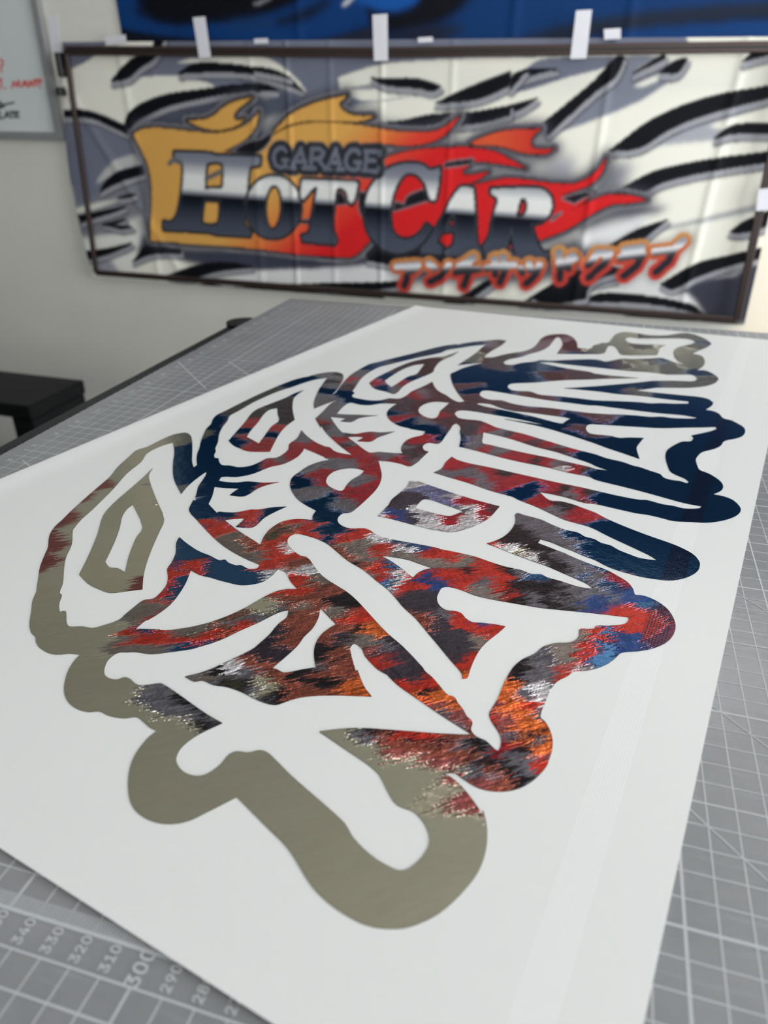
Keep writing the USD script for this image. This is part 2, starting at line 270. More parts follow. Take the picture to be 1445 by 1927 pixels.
HOLES = ["""A 940,152 948,200 940,270 945,350 985,432 i1 250,270 330,200 420,135 425,150 390,210 350,270 330,350 290,420 268,485 340,570 450,690 560,790 700,880 870,963 i6 850,140 1005,205 980,238 900,240 860,220 830,208 790,210 720,185 690,158 640,165 560,125 450,80 330,0 i1 180,722
i5 1355,300 1350,390 1310,480 1275,530 1280,600 1270,670 1220,740 1150,800 1060,815 960,890 870,963 j7 850,80 780,130 650,175 550,200 450,185 340,185 315,150 310,55 290,45 255,55 247,10 i5 300,830 320,770 300,745 330,660 340,520 360,420 410,310 420,180 440,150 500,80 590,0 A 540,480 620,400 690,320 770,255 800,210 880,170""",
"""i6 380,255 470,300 560,320 640,345 720,365 780,380 850,390 950,380 1040,355 1120,300 1172,245 1240,275 1280,350 1345,425 1230,428 1130,455 1020,510 900,580 780,640 660,690 540,730 400,765 280,785 150,800 50,790 j7 1220,218 1130,212 940,207 1030,132 i6 0,700 100,640 200,560 280,460 340,360""",
"""j7 655,600 665,540 700,480 780,425 860,420 940,418 1080,437 1240,420 1440,392 i6 420,960 640,890 830,800 1000,725 1170,640 1265,615 1250,680 1170,745 1090,840 1000,920 j3 660,0 560,52 460,100 300,175 160,225 35,255 120,300 200,292 290,330 420,350 550,395 700,470 850,513 960,480 1080,445 1240,428 1440,425 j4 250,235 480,243 410,150 350,0
i7 720,880 668,680 690,640 715,632 775,680 800,740 900,850 960,890 1000,910 j4 600,25 650,80 720,145 870,250 1000,340 1150,440 1300,535 1375,580 1350,588 1100,578 850,560 650,545 430,530 300,530 150,540 0,560 90,620 250,730 400,830 480,890 550,963 G 1000,380 1030,420 1090,445 1130,490 1148,545 1135,590 1090,640 1045,660 1000,645 930,600 870,540 840,490 800,450 720,380 640,310 570,240 545,222 520,218 480,226 440,222 410,235 380,270 330,305 290,312 250,300 225,275 218,245 240,205 300,160 388,118 330,85 j7 1300,780 1180,705 1130,703 1000,720 940,705 880,655 830,648 770,668 700,655 665,630""",
"""i7 400,310 540,455 480,490 410,545 360,620 340,700 345,780 357,845 230,865 72,893 0,860 j3 830,178 i7 60,770 140,700 200,640 250,570 330,490 380,400""",
"""i1 1160,760 1180,720 1230,697 1290,700 1445,745 i2 150,345 260,395 330,450 450,550 600,640 720,740 800,800 870,870 945,963 i7 1040,180 1160,310 1260,400 1360,520 1445,620 j1 150,460 280,610 420,780 500,870 525,910 528,950 575,940 600,870 640,770 700,670 770,600 860,530 920,475 840,458 700,442 620,435 560,400 520,355 460,335 380,325 320,280 300,220 320,160 350,122 420,118 520,145 650,195 800,230 1000,265 1200,300 j2 0,308 200,328 440,352 640,375 785,392 780,425 740,455 600,468 490,470 470,495 350,497 335,515 333,560 300,600 240,620 130,625 60,640 0,665
j1 1180,725 1080,770 1000,835 960,890 920,963 j5 700,250 665,340 640,390 590,470 580,510 600,565 650,640 680,700 688,750 680,800 660,832 630,815 590,775 550,740 480,710 450,690 425,660 415,630 428,590 420,555 380,520 340,450 300,400 265,345 200,320 130,240 60,160 0,110 i7 1330,850 1150,660 1000,530 850,370 740,250 650,170 540,100 460,50 400,0 i2 140,590 110,545 60,510 0,495 i1 1340,905 1270,890 1220,850 1170,800""",
"""i2 758,507 860,520 1000,545 1100,580 1220,620 1150,635 1090,665 1045,708 950,630 850,560""",
"""i2 490,105 420,120 380,145 362,180 375,215 420,245 490,262 600,260 660,280 700,310 760,340 900,370 1100,405 1300,445 i3 0,442 150,470 350,515 480,560 620,605 780,640 870,675 950,675 1010,705 1120,735 1260,780 1350,800 1425,808 1380,770 1300,730 1150,665 1000,600 800,530 600,450 460,397 520,380 600,345 670,290 715,220 722,170 718,140 740,122 800,140 950,180 1060,230 1180,275 1290,300 1350,335 i4 284,263 340,295 430,320 500,360 600,400 700,435 850,455 800,420 700,370 550,300 400,230 250,155
i3 1280,215 1155,178 1050,130 900,60 745,0 h6 600,745 400,690 200,620 0,562 h5 1250,590 1040,525 1110,490 1150,430 1205,382 h6 100,410 200,440 400,480 600,525 800,570 1000,615 1200,655 1440,710 h7 200,735 400,772 470,775 600,810 720,830 800,850 940,850 965,832 800,800 600,745 400,690 200,640 0,590 h6 1300,565 1100,525 900,475 700,435 500,390 300,335 115,290 125,250 130,200 120,160 127,125 118,100 90,80 60,95 h5 1200,120 1150,190 1090,262 1000,255 950,275 942,300 960,325 995,335 840,467 740,445 640,425 540,418 555,470 570,550 555,620 510,690 430,770 340,850 290,885 220,895""",
"""h6 335,160 450,185 600,225 800,290 1000,340 1150,390 1300,440 h7 0,465 120,508 0,492 h6 1300,475 1100,430 900,385 700,345 500,300 400,275 335,262 325,240 332,200""",
"""h2 75,815 90,790 140,780 250,790 400,815 600,850 750,880 900,915 h6 500,35 700,75 900,120 1100,180 1300,245 h7 0,262 100,300 250,350 402,402 375,310 385,280 440,212 300,208 220,212 150,195 60,185 0,180 h6 1290,165 1265,130 1280,95 1330,85 h7 0,88 200,100 400,112 600,122 800,118 1000,115 1090,112 1100,130 1050,150 940,175 870,190 890,210 870,240 790,245 720,275 660,315 640,350 638,400 655,460 680,515 740,550 810,580 848,610 830,622 780,605 680,590 620,570 590,540 500,510 400,475 350,465 250,430 100,395 0,360 h6 1150,310 1000,265 850,220 700,175 550,140 450,115 370,80 300,55 200,45 110,30""",
"""h2 280,725 290,715 400,725 480,755 600,785 750,800 900,820 1050,840 1125,855 1080,880 1050,900 950,880 800,840 600,795 450,765 350,745""",
"""h2 300,640 315,610 360,600 450,610 600,635 750,660 900,685 1100,710 1300,735 h3 0,735 200,760 400,785 600,808 800,825 925,848 880,855 700,850 600,838 500,840 400,830 250,820 100,815 0,808 h2 1300,805 1100,780 900,755 750,745 600,720 500,690 400,685 330,665""",
"""h2 555,570 570,545 620,535 800,528 950,515 1100,505 1300,500 h3 80,494 200,492 400,487 200,470 0,448 h2 1300,432 1100,402 950,372 830,345 950,346 1100,365 1300,385 h3 100,401 200,412 340,427 440,432 560,442 650,455 800,455 890,462 925,492 900,515 800,515 700,512 590,512 500,515 400,527 200,545 0,562 h2 1300,565 1200,572 1060,580 1200,592 1400,612 h3 200,632 370,645 500,660 650,680 845,700 845,720 700,720 600,715 500,717 400,707 200,697 0,690 h2 1200,672 1000,652 900,645 830,635 760,610 640,605 580,592""",
"""h2 515,345 560,320 660,300 760,268 860,240 930,200 970,150 1000,118 1030,125 1052,185 1020,240 1000,268 1150,270 1300,270 1430,262 h3 115,205 150,195 190,215 220,265 260,280 400,282 560,280 575,250 590,215 640,190 560,185 400,180 320,170 280,150 275,130 310,118 400,128 600,128 780,128 870,140 905,160 870,180 800,195 740,215 710,250 720,300 760,340 805,360 740,352 680,332 600,305 500,310 350,315 240,312 150,330 90,338 40,325 h2 1330,318 1250,318 1100,323 950,330 850,325 800,338 700,348 660,355 600,367 540,365""",
"""h1 740,388 640,440 570,500 530,560 497,605 518,625 495,640 500,660 560,675 650,690 750,690 830,672 920,675 980,650 1030,612 1080,588 1150,558 1220,520 1250,580 1300,620 1350,645 1400,680 h2 110,705 165,700 100,620 60,550 38,480 40,450 80,430 150,398 250,368 360,345 220,358 100,372 200,308 280,250 350,190 385,180 250,195 100,218 0,235 h1 1300,258 1100,300 950,335 800,372""",
"""h1 1095,780 1110,750 1160,720 1250,702 1375,712 1340,745 1290,790 1265,840 1220,853 1160,840 1110,810""",
"""h1 470,712 560,728 650,733 760,718 900,720 840,760 810,800 815,840 850,880 920,920 1050,950 h5 800,125 965,152 940,185 860,205 800,230 755,275 745,320 760,350 690,350 600,342 540,338 470,345 430,330 350,270 262,205 330,200 400,203 385,218 345,240 470,245 540,205 600,185 690,152 560,162 470,155 400,163 330,175 240,165 210,160 150,90 105,20 h1 300,840 400,850 435,855 385,880 490,885 560,850 735,825 640,825 560,820 450,818 355,812 400,760""",
"""h4 1425,100 1300,120 1200,150 1100,185 1000,215 900,255 750,325 620,400 540,445 520,490 480,540 445,610 435,680 410,740 415,765 400,800 405,825 440,830 445,860 470,890 540,895 620,910 720,900 800,870 880,830 960,825 1020,795 1070,750 1080,700 1150,650 1190,575 1250,635 1330,690 1400,725 h5 0,265 60,290 95,295 140,330 200,350 300,365 200,290 120,220 60,160 20,100 h1 210,940 160,855 230,790 300,720 380,680 260,720 150,765 145,720 170,640 200,580 250,510""",
"""h5 65,600 90,550 150,510 250,488 350,490 412,510 370,550 300,590 250,640 220,685 180,690 110,660 75,630""",
"""i1 565,180 700,180 850,150 1000,90 1130,60 h4 1150,820 1200,770 1215,740 1290,770 1400,818 h5 50,390 100,410 20,424 i1 1350,80 1260,140 1200,190 1183,250 1200,310 1250,380 1320,430 1420,485 1390,530 1385,570 1300,562 1200,565 1100,590 1000,655 940,730 915,795 840,745 720,670 640,610 590,570 680,560 770,555 740,590 690,632 850,635 950,550 1060,490 1155,448 1020,455 900,475 830,475 700,500 600,500 540,495 520,505 445,425 480,350 500,270 600,280 720,285 680,310 635,345 770,355 900,280 1000,245 1095,225 950,232 800,220 700,230 600,225 540,215"""]
ISLANDS = [("A 835,285 810,330 820,380 850,460 893,570 870,630 830,720 800,800 780,880 775,950 690,960 600,970 540,950 480,920 430,870 480,770 530,650 560,550 620,480 700,410 780,340", "A 722,490 775,612 740,670 700,770 680,857 640,835 595,830 572,800 620,700 650,620 665,555 690,515"),
 ("h4 530,670 600,590 680,500 740,420 800,380 950,320 1050,280 1130,240 1215,210 1150,255 1120,290 1110,380 1130,480 1050,540 990,610 940,700 905,770 800,770 700,765 620,735 570,710", "h4 970,375 975,430 985,490 920,540 860,620 805,695 760,670 695,635 730,580 800,500 850,430 900,390"),
 ("h1 650,530 720,480 820,430 950,370 1050,335 1200,305 1320,292 h2 60,265 115,243 60,283 h1 1290,340 1240,400 1230,430 1150,470 1050,510 960,560 885,630 800,610 700,585 665,555", "h1 790,510 850,470 950,410 1060,370 1150,360 1120,400 1080,450 1000,475 900,540 850,570 810,540"),
 ("h5 820,600 900,605 1000,640 1150,690 1300,740 h6 0,695 100,725 250,770 400,810 483,832 450,870 400,930 i3 530,120 470,175 380,225 280,265 180,290 100,293 0,275 i2 1230,275 1130,250 1000,215 850,175 725,148 770,105 810,60 h5 590,870 630,820 660,770 720,720 790,660 815,620", "h5 960,765 1150,820 1305,875 1250,900 1180,920 1050,895 875,850 890,820")]
def tpoly(s): return Polygon(on_table(round_off(trace(s)), ZD)).buffer(0)
main = tpoly(OUTER)
for h in HOLES: main = main.difference(tpoly(h))
pieces = []
for g in getattr(main, 'geoms', [main]):
    if g.area > 4e-5: pieces.append(g)
for a, b in ISLANDS: pieces.append(tpoly(a).difference(tpoly(b)))
pieces = [p.buffer(.00015).buffer(-.0003).buffer(.00015) for p in pieces]
pieces = [g for p in pieces for g in getattr(p, 'geoms', [p]) if g.area > 2e-5]
pieces.sort(key=lambda p: -p.area)

# hand placed colours: print, with bright glints painted in, spread out with a jagged, furry border
INK = {'T': (172, 167, 146), 'D': (128, 66, 60), 'G': (130, 119, 112), 'S': (112, 110, 118), 'K': (22, 20, 25), 'N': (27, 68, 104), 'B': (36, 70, 132), 'R': (204, 54, 38), 'C': (168, 12, 30),
       'Q': (72, 70, 52), 'O': (232, 112, 48), 'W': (226, 225, 228), 'P': (60, 53, 62), 'M': (70, 34, 44), 'k': (150, 78, 60), 'V': (158, 84, 80), 'X': (104, 54, 70), 'L': (120, 128, 170)}
SEEDS = """T 300,975 306,1005 296,1035 278,1045 290,935 275,1070 320,828 250,870 190,930 210,895 185,950 160,985 130,1000 125,1040 120,1070 75,1150 70,1180 100,1215 150,1200 195,1200 190,1260 150,1290 180,1320 230,1300 240,900 215,950 180,1050 260,940 290,960 230,1095 200,1100 258,1070 330,830 338,925 341,823 900,665 880,675 1130,650 1190,705 1190,682 1290,685 1300,665 1280,660 1200,660 1170,640 1150,640 1180,655 1180,628 1220,695 975,1042 640,1390 680,1420 720,1440 760,1440 800,1450 700,1410 780,1430 830,1455 870,1450 850,1480 880,1560 900,1600 700,1650 500,1450 400,1480 300,1450 330,1400 600,1560 800,1700 500,1300 490,1290 230,1180 490,1145 500,1140 250,1350 280,1360 330,1370 360,1370
D 195,910 175,930 115,980 100,1005 97,1030 92,1055 265,1095
G 270,1150 250,1165 290,1140 260,1220 220,1205 290,1222 330,1185 350,1190 380,1185 430,1010 440,1020 450,1030 490,1040 480,1050 560,990 1100,1200 1085,1215 1060,1240 1050,1220 1068,1232 680,1020 670,1040 690,1050 660,1030 740,1040 780,1050 760,1045 695,1080 830,1055 840,1060 870,1060 820,1060 890,1060 880,1055 900,1110 920,1115 620,1150 560,1145 690,1210 680,1205 390,1275 360,1275 900,1200 600,1090 302,1128 285,1155
S 610,700 635,710 625,725 610,755 530,862 570,830 575,815 635,870 620,875 690,905 640,945 655,835 630,800 640,815 575,885 590,930 585,880 625,790 615,790 715,815 655,782 640,782 715,858 730,860 765,840 790,865 680,705 670,718 600,750 795,740 800,795 745,730 930,645 1010,655 1060,640 892,838 945,812 1060,838 930,848 1045,873 890,890 905,905 870,887 1075,925 1040,960 825,888 870,960 985,970 1000,985 1020,985 1040,1000 1030,1010 1060,1015 1080,1050 1095,1070 1110,1085 1075,1020 1080,1080 1110,1110 1080,1120 1150,1120 1050,1125 990,1120 985,1080 1000,1130 1030,1240 1040,1270 1010,1250 1020,1230 990,1300 980,1310 1000,1275 1015,1340 1015,1395 960,1390 970,1420 990,1425 960,1430 1000,1450 1010,1465 920,1400 915,1420 690,1380 700,1388 860,1405 890,1450 910,1460 400,1285 360,1272 460,1265 480,1295 500,1320 600,1255 430,1172 480,1165 530,1145 715,1215 840,1155 830,1345 850,1355 865,1365 905,1095 300,1300 320,1320 340,1330 370,1345 400,1350 570,815
K 420,770 450,755 500,735 470,780 810,690 795,700 800,680 940,645 905,662 950,640 930,675 1035,632 1080,645 1040,710 930,682 1195,655 1220,632 1260,632 1325,640 1310,650 1010,868 1100,885 945,890 1060,920 1110,925 1050,945 1070,955 970,1000 990,1010 960,1015 1010,1025 1010,1050 1060,1075 1020,1110 1000,1100 1040,1130 1060,1122 960,1075 970,1100 1000,1110 980,1120 950,1115 980,1260 975,1275 1005,1385 950,1450 940,1440 960,1465 900,1410 905,1400 920,1425 985,1410 965,1472 700,1375 735,1380 775,1390 820,1395 405,1265 420,1290 440,1300 460,1290 530,1300 510,1315 560,1275 600,1280 590,1260 620,1285 610,1220 600,1235 630,1240 620,1130 650,1130 640,1135 680,1180 845,1325 805,1300 670,1060 350,1318 375,1332 390,1345 395,1355 975,1130 880,1072
N 340,850 345,900 335,925 352,860 345,880 395,790 380,840 375,870 390,880 430,885 470,880 540,720 570,712 615,735 450,885 490,875 455,815 440,825 515,815 545,745 450,835 575,905 560,900 600,950 620,940 590,975 610,970 650,690 690,690 645,740 612,735 700,757 680,752 740,780 770,795 800,800 725,730 730,715 770,715 700,690 760,672 800,660 860,650 900,645 870,700 860,715 880,690 920,705 880,735 960,720 1000,715 1000,685 985,688 1040,690 1100,680 1140,685 1250,680 1330,645 1325,703 1150,728 1200,725 1230,718 1150,735 1250,745 1280,745 1320,755 1250,765 1200,770 1330,780 1380,800 1300,850 1270,870 1300,900 1340,910 1250,905 1200,890 1150,880 1250,950 1350,950 1200,940 1180,800 1100,790 1050,800 1000,790 960,780 1080,815 1120,840 1180,845 1060,735 1100,760 1150,765 950,745 1000,762 860,835 1100,865 1130,880 1090,855 1115,890 1140,900 990,920 1000,915 980,930 1130,935 1160,940 1125,985 1150,1000 1200,1020 1280,1060 1250,1080 1180,1070 1080,1010 1110,1030 1120,1060 1140,1065 1100,1085 1100,1005 1150,1030 1200,1050 1130,1050 1150,1100 1000,1085 1150,1190 1140,1220 1120,1240 1130,1210 1210,1142 340,1070 335,1105 345,1090 330,1120 360,1040 340,1030 400,1070 440,1080 480,1080 420,1060 460,1065 350,1215 390,1207 600,1000 590,970 620,1010 640,1000 740,1015 770,1025 790,1030 740,1065 730,1100 740,1090 370,960 360,950 380,990 350,930 420,915 450,918 470,910 430,968 500,965 490,985 520,955 455,987 385,970 268,1187
B 735,965 750,970 1120,1130 1160,1120 1190,1120 1140,1145 1190,1210 1170,1200 1185,1225 800,1030 800,1088 820,1090 835,1100 910,1174
L 840,925 820,915 810,925 840,945 790,922
R 1150,1150 1200,1150 1220,1160 1240,1170 1180,1175 1220,1185 1120,1190 1135,1200 1105,1215 1095,1235 1080,1255 1060,1270 990,1330 1005,1330 925,1350 1020,1440 755,1377 790,1384 810,1383 290,1160 320,1080 310,1100 305,1120 330,1075 300,1130 350,1068 370,1070 240,1190 260,1205 290,1200 310,1195 350,1200 380,1205 400,1195 450,1180 500,1065 510,1069 550,1110 570,1110 560,1095 670,1160 680,1165 660,1165 705,1240 720,1242 760,1290 790,1290 810,1285 800,1320 860,1160 880,1170 900,1185 920,1190 910,1182 935,1180 870,1255 885,1245 570,995 585,1005 640,1010 670,1010 690,1000 680,1000 730,1030 710,1040 810,1040 830,1045 850,1055 860,1050 715,1070 705,1075 720,1085 770,1090 790,1100 760,1105 775,1080 850,1080 870,1075 830,1080 860,1100 910,1075 930,1080 940,1110 960,1120 950,1090 900,1060 890,1090 385,985 400,995 420,1000 500,1025 520,1030 530,1040 510,1040 550,980 580,990 570,985 550,1020 540,1015 450,972 480,960 470,965 465,985 730,972 925,1025 555,1045
C 505,872 540,860 562,835 600,835 550,845 468,795 455,820 500,835 495,845 518,808 475,840 610,845 640,855 700,860 715,890 700,910 665,930 690,935 640,830 660,845 610,900 600,890 590,895 605,795 690,820 675,825 740,865 748,868 775,830 660,715 780,742 745,785 825,782 703,720 752,720 930,805 975,820 990,825 1035,832 1075,845 915,845 955,862 980,865 990,860 1030,870 1080,885 1085,880 850,875 860,880 880,905 920,885 940,900 955,910 970,905 985,900 1040,915 1045,905 1090,925 1030,940 1015,948 1100,965 1085,960 1110,975 850,975 860,970 845,985 900,940 910,950 905,965 865,940 500,908 950,1405 940,1415 1160,1090
M 600,800 650,838 790,845 660,728 740,750 820,740 810,725 780,770 830,790 850,775 870,730 890,750 1120,785 1090,810 980,770 1010,775 930,760 1000,745 860,795 890,790 1000,830 1060,850 930,955 1065,878 1262,1160 815,760 845,765
P 520,755 550,770 545,785 530,790 540,750 650,815 760,850 770,835 775,860 640,705 625,720 760,750 760,770 845,765 760,690 940,685 1080,705 1100,705 1165,685 1225,678 1262,685 1255,698 1340,712 1300,718 1260,720 1245,716 1200,738 890,770 880,800 955,815 1020,825 770,940 750,950 790,930 780,970 500,1200 530,1190 510,1210 490,1215 730,1210 750,1230 720,1240 780,1270 700,1230 800,1140 820,1170 840,1200 860,1220 780,1120 870,1240 740,1270 780,1280 480,1230 500,1235 520,1230 880,1200 800,1120 820,1130 640,1200
k 470,1240 490,1250 520,1270 540,1290 580,1310 620,1305 560,1300 600,1265 640,1260 620,1240 640,1230 650,1250 415,1175 530,1125 550,1130 545,1140 470,1185 580,1100 560,1150 600,1120 620,1110 570,1160 550,1180 540,1200 600,1140 590,1170 660,1160 640,1180 620,1200 560,1165 930,1450 940,1470 955,1480 720,1385 740,1400 770,1410 800,1405 830,1420 850,1400 870,1420 880,1430 840,1390 725,1395 885,1370 640,1040 655,1050 680,1060 685,1070 470,1020 480,1030 500,1000 530,990 540,1000 560,1060 575,1055 430,1190 790,1170
V 935,1335 940,1355 945,1370 1030,1425 790,1425 760,1420 820,1435 850,1445 730,1410 860,1460 900,1475 855,1475 880,1500 860,1340 870,1350 880,1365 810,1325 437,1160 690,1225
O 955,1290 960,1300 945,1310 970,1320 950,1330 985,1340 1000,1355 1010,1365 1020,1380 1030,1375 985,1375 1035,1400 1020,1410 980,1395 790,1315 820,1310 840,1315 850,1330 780,1310 660,1303 680,1300 690,1305 690,1180 700,1185 710,1190 875,1270
W 780,908 775,912 800,970 815,985 840,995 790,960 880,975 890,960 855,935 865,992 718,970 955,1030 1000,1050 1060,880 1020,1315 1010,1290 1025,1305 510,1074 535,1028 545,1035 710,1005 720,1012 750,1030 775,1032 750,1090 745,1100 755,1080 580,1070 440,1255 1085,1257 338,938
Q 435,1290 445,1298 360,1195 440,1160 420,1165 530,1148 520,1000 510,1010 530,995
X 1258,1180 1252,1198 1240,1212 1256,1160"""
sp_, sc_, sk_ = [], [], []
keys = list(INK)
cls = None
for t in SEEDS.split():
    if t in INK: cls = t
    else: sp_.append(tuple(map(float, t.split(',')))); sk_.append(keys.index(cls)); sc_.append(lin(INK[cls]))
SP = on_table(sp_, ZD); SC = np.array(sc_); SK = np.array(sk_); tree = cKDTree(SP)
ROUGHNESS = {'T': .03, 'D': .15, 'G': .25, 'S': .55, 'K': .55, 'N': .03, 'B': .45, 'R': .48, 'C': .55, 'Q': .7, 'O': 1.0, 'W': .95, 'P': .25, 'M': .5, 'k': .85, 'V': .7, 'X': .15, 'L': .9}
SR = np.array([ROUGHNESS[keys[k]] for k in SK])
ca, sa = math.cos(.62), math.sin(.62)
def ink_at(P):
    a = P[:, 0]*ca+P[:, 1]*sa; b = -P[:, 0]*sa+P[:, 1]*ca     # streaks run along a
    def f(sa_, sb, seed, o=4): return meshkit.fbm(np.c_[a*sa_, b*sb, 0*a+seed*7.3], o, seed)-.5
    a = a+.006*f(30, 50, 41, 2); b = b+.006*f(30, 50, 43, 2)
    wa = .006*f(60, 300, 3, 3)+.020*f(110, 1500, 5, 3)+.008*f(300, 2600, 7, 2)+.003*f(20, 40, 1, 2)
    wb = .003*f(90, 220, 11, 4)+.002*f(500, 700, 13, 2)
    Q = np.c_[P[:, 0]+wa*ca-wb*sa, P[:, 1]+wa*sa+wb*ca]
    d, i = tree.query(Q, k=4)
    w = np.exp(-(d-d[:, :1])/.0006); w /= w.sum(1, keepdims=True)
    col = (SC[i]*w[..., None]).sum(1); rg = (SR[i]*w).sum(1)
    rd = 1-np.abs(f(160, 700, 27, 4))*5
    v = 1+(2.1*f(150, 1500, 21, 4)+1.0*f(40, 150, 23, 3))*(.05+rg*1.0)-.35*rg*np.clip(rd, 0, 1)**3
    return np.clip(col*v[:, None], .002, .95), rg
def cut_mesh(poly, z0, z1, cell=.0004, tile=.0120):
    """flat cut-out: square cells inside, cut cells along the outline, and an upright edge all round"""
    x0, y0, x1, y1 = poly.bounds; shapely.prepare(poly); VV, FF, n = [], [], 0
    i0, j0 = int(np.floor(x0/tile)), int(np.floor(y0/tile)); i1, j1 = int(np.ceil(x1/tile)), int(np.ceil(y1/tile)); m_ = int(round(tile/cell))
    quads = {}
    def tri_poly(g):
        nonlocal n
        for q_ in getattr(g, 'geoms', [g]):
            if q_.geom_type != 'Polygon' or q_.area < 1e-11: continue
            v, f = trimesh.creation.triangulate_polygon(q_, engine='earcut')
            VV.append(v); FF.append(f+n); n += len(v)
    for i in range(i0, i1):
        for j in range(j0, j1):
            tb = shapely.box(i*tile, j*tile, (i+1)*tile, (j+1)*tile)
            if not poly.intersects(tb): continue
            local = tb if poly.contains(tb) else poly.intersection(tb)
            gx = i*tile+np.arange(m_)*cell; gy = j*tile+np.arange(m_)*cell
            X, Y = [c.ravel() for c in np.meshgrid(gx, gy)]
            bx = shapely.box(X, Y, X+cell, Y+cell)
            shapely.prepare(local)
            ins = shapely.contains(local, bx)
            k = ins.sum()
            if k:
                x, y = X[ins], Y[ins]
                v = np.stack([np.c_[x, y], np.c_[x+cell, y], np.c_[x+cell, y+cell], np.c_[x, y+cell]], 1).reshape(-1, 2)
                b_ = n+4*np.arange(k)[:, None]
                VV.append(v); FF.append(np.vstack([b_+[0, 1, 2], b_+[0, 2, 3]])); n += 4*k
            cutb = bx[~ins]
            hit = shapely.intersects(local, cutb)
            for g in shapely.intersection(local, cutb[hit]): tri_poly(g)
    v = np.vstack(VV); f = np.vstack(FF)
    uq, inv = np.unique(np.round(v*1e7).astype(np.int64), axis=0, return_inverse=True)
    v = uq/1e7; f = inv.ravel()[f]; f = f[(f[:, 0] != f[:, 1]) & (f[:, 1] != f[:, 2]) & (f[:, 0] != f[:, 2])]
    cr = (v[f[:, 1], 0]-v[f[:, 0], 0])*(v[f[:, 2], 1]-v[f[:, 0], 1])-(v[f[:, 1], 1]-v[f[:, 0], 1])*(v[f[:, 2], 0]-v[f[:, 0], 0])
    f[cr < 0] = f[cr < 0][:, ::-1]
    V3 = [np.c_[v, np.full(len(v), z1)]]; F3 = [f]; n = len(v)
    for ring in [poly.exterior, *poly.interiors]:
        c = np.array(ring.coords)[:-1]; k = len(c)
        if not ring.is_ccw: pass
        V3.append(np.vstack([np.c_[c, np.full(k, z0)], np.c_[c, np.full(k, z1)]])); a = np.arange(k); b = np.roll(a, -1)
        s_ = np.vstack([np.c_[a, b, b+k], np.c_[a, b+k, a+k]])+n
        F3.append(s_); n += 2*k
    return np.vstack(V3), np.vstack(F3)
def vinyl_mat():
    return M('mirror_vinyl', {'at': ('attribute', {'attribute': 'ink'}), 'rg': ('attribute', {'attribute': 'relief'}), 'g': ('geometry', {}),
        'mp': ('mapping', {'rotation': (0, 0, -.62), 'scale': (420, 900, 1)}), 'n': ('noise_texture', {'scale': 1.0, 'detail': 4.0, 'roughness': .6}),
        'n2': ('noise_texture', {'scale': 160.0, 'detail': 3.0}), 'nm': ('math', {'math_type': 'multiply_add', 'value2': .55}),
        'd1': ('vector_math', {'math_type': 'dot_product', 'vector2': (*bn, 0)}), 'd2': ('vector_math', {'math_type': 'dot_product', 'vector2': (*bd, 0)}),
        'a': ('math', {'math_type': 'subtract', 'value2': float(bn@BA)}), 'm1': ('map_range', {'from_min': -.0115, 'from_max': -.0112, 'clamp': True}), 'm2': ('map_range', {'from_min': .0003, 'from_max': 0.0, 'clamp': True}), 'mm': ('math', {'math_type': 'multiply'}),
        's1': ('math', {'math_type': 'multiply', 'value2': 2*math.pi/.0013}), 's2': ('math', {'math_type': 'multiply', 'value2': 2*math.pi/.0016}), 'c1': ('math', {'math_type': 'sine'}), 'c2': ('math', {'math_type': 'sine'}),
        'cm': ('math', {'math_type': 'add'}), 'st': ('map_range', {'from_min': -.3, 'from_max': .4, 'clamp': True}), 'dm': ('math', {'math_type': 'multiply'}), 'hx': ('mix', {'color2': tuple(lin((44, 34, 58)))}),
        'hm': ('math', {'math_type': 'multiply'}), 'b': ('bump', {'strength': .9, 'distance': .0032}),
        'p': ('principled_bsdf', {'roughness': .11, 'metallic': .78, 'specular_ior_level': .4})},
        [('g.position', 'mp.vector'), ('mp.vector', 'n.vector'), ('g.position', 'n2.vector'), ('n.fac', 'nm.value1'), ('n2.fac', 'nm.value3'), ('nm.value', 'hm.value1'), ('rg.fac', 'hm.value2'), ('hm.value', 'b.height'),
         ('b.normal', 'p.normal'), ('g.position', 'd1.vector1'), ('g.position', 'd2.vector1'), ('d1.value', 'a.value1'), ('a.value', 'm1.value'), ('a.value', 'm2.value'), ('m1.result', 'mm.value1'), ('m2.result', 'mm.value2'),
         ('a.value', 's1.value1'), ('d2.value', 's2.value1'), ('s1.value', 'c1.value1'), ('s2.value', 'c2.value1'), ('c1.value', 'cm.value1'), ('c2.value', 'cm.value2'), ('cm.value', 'st.value'), ('st.result', 'dm.value1'), ('mm.value', 'dm.value2'),
         ('dm.value', 'hx.fac'), ('at.color', 'hx.color1'), ('hx.color', 'p.base_color')])
vm = vinyl_mat()
decal = thing('vinyl_lettering', 'large mirror vinyl lettering cut in tan, red and navy, stuck to the white sheet', 'decal', (0, 0, T))
for k, pc in enumerate(pieces):
    cm = cut_mesh(pc, .00037, ZD)
    pr = obj('vinyl_piece', cm, vm, decal)
    col, rg = ink_at(cm[0][:, :2])
    nt = len(cm[0])-sum(2*(len(r.coords)-1) for r in [pc.exterior, *pc.interiors])
    col[nt:] *= .35                      # dark line along the cut edge
    lat = np.abs(cm[0][:nt, :2]/.0004-np.round(cm[0][:nt, :2]/.0004)).max(1) > .002
    e_ = np.where(lat)[0]; dd = shapely.distance(pc.boundary, shapely.points(cm[0][e_, :2])); col[e_[dd < 2e-6]] *= .5
    primvar(pr, 'ink', col); primvar(pr, 'relief', np.repeat(rg[:, None], 3, 1))

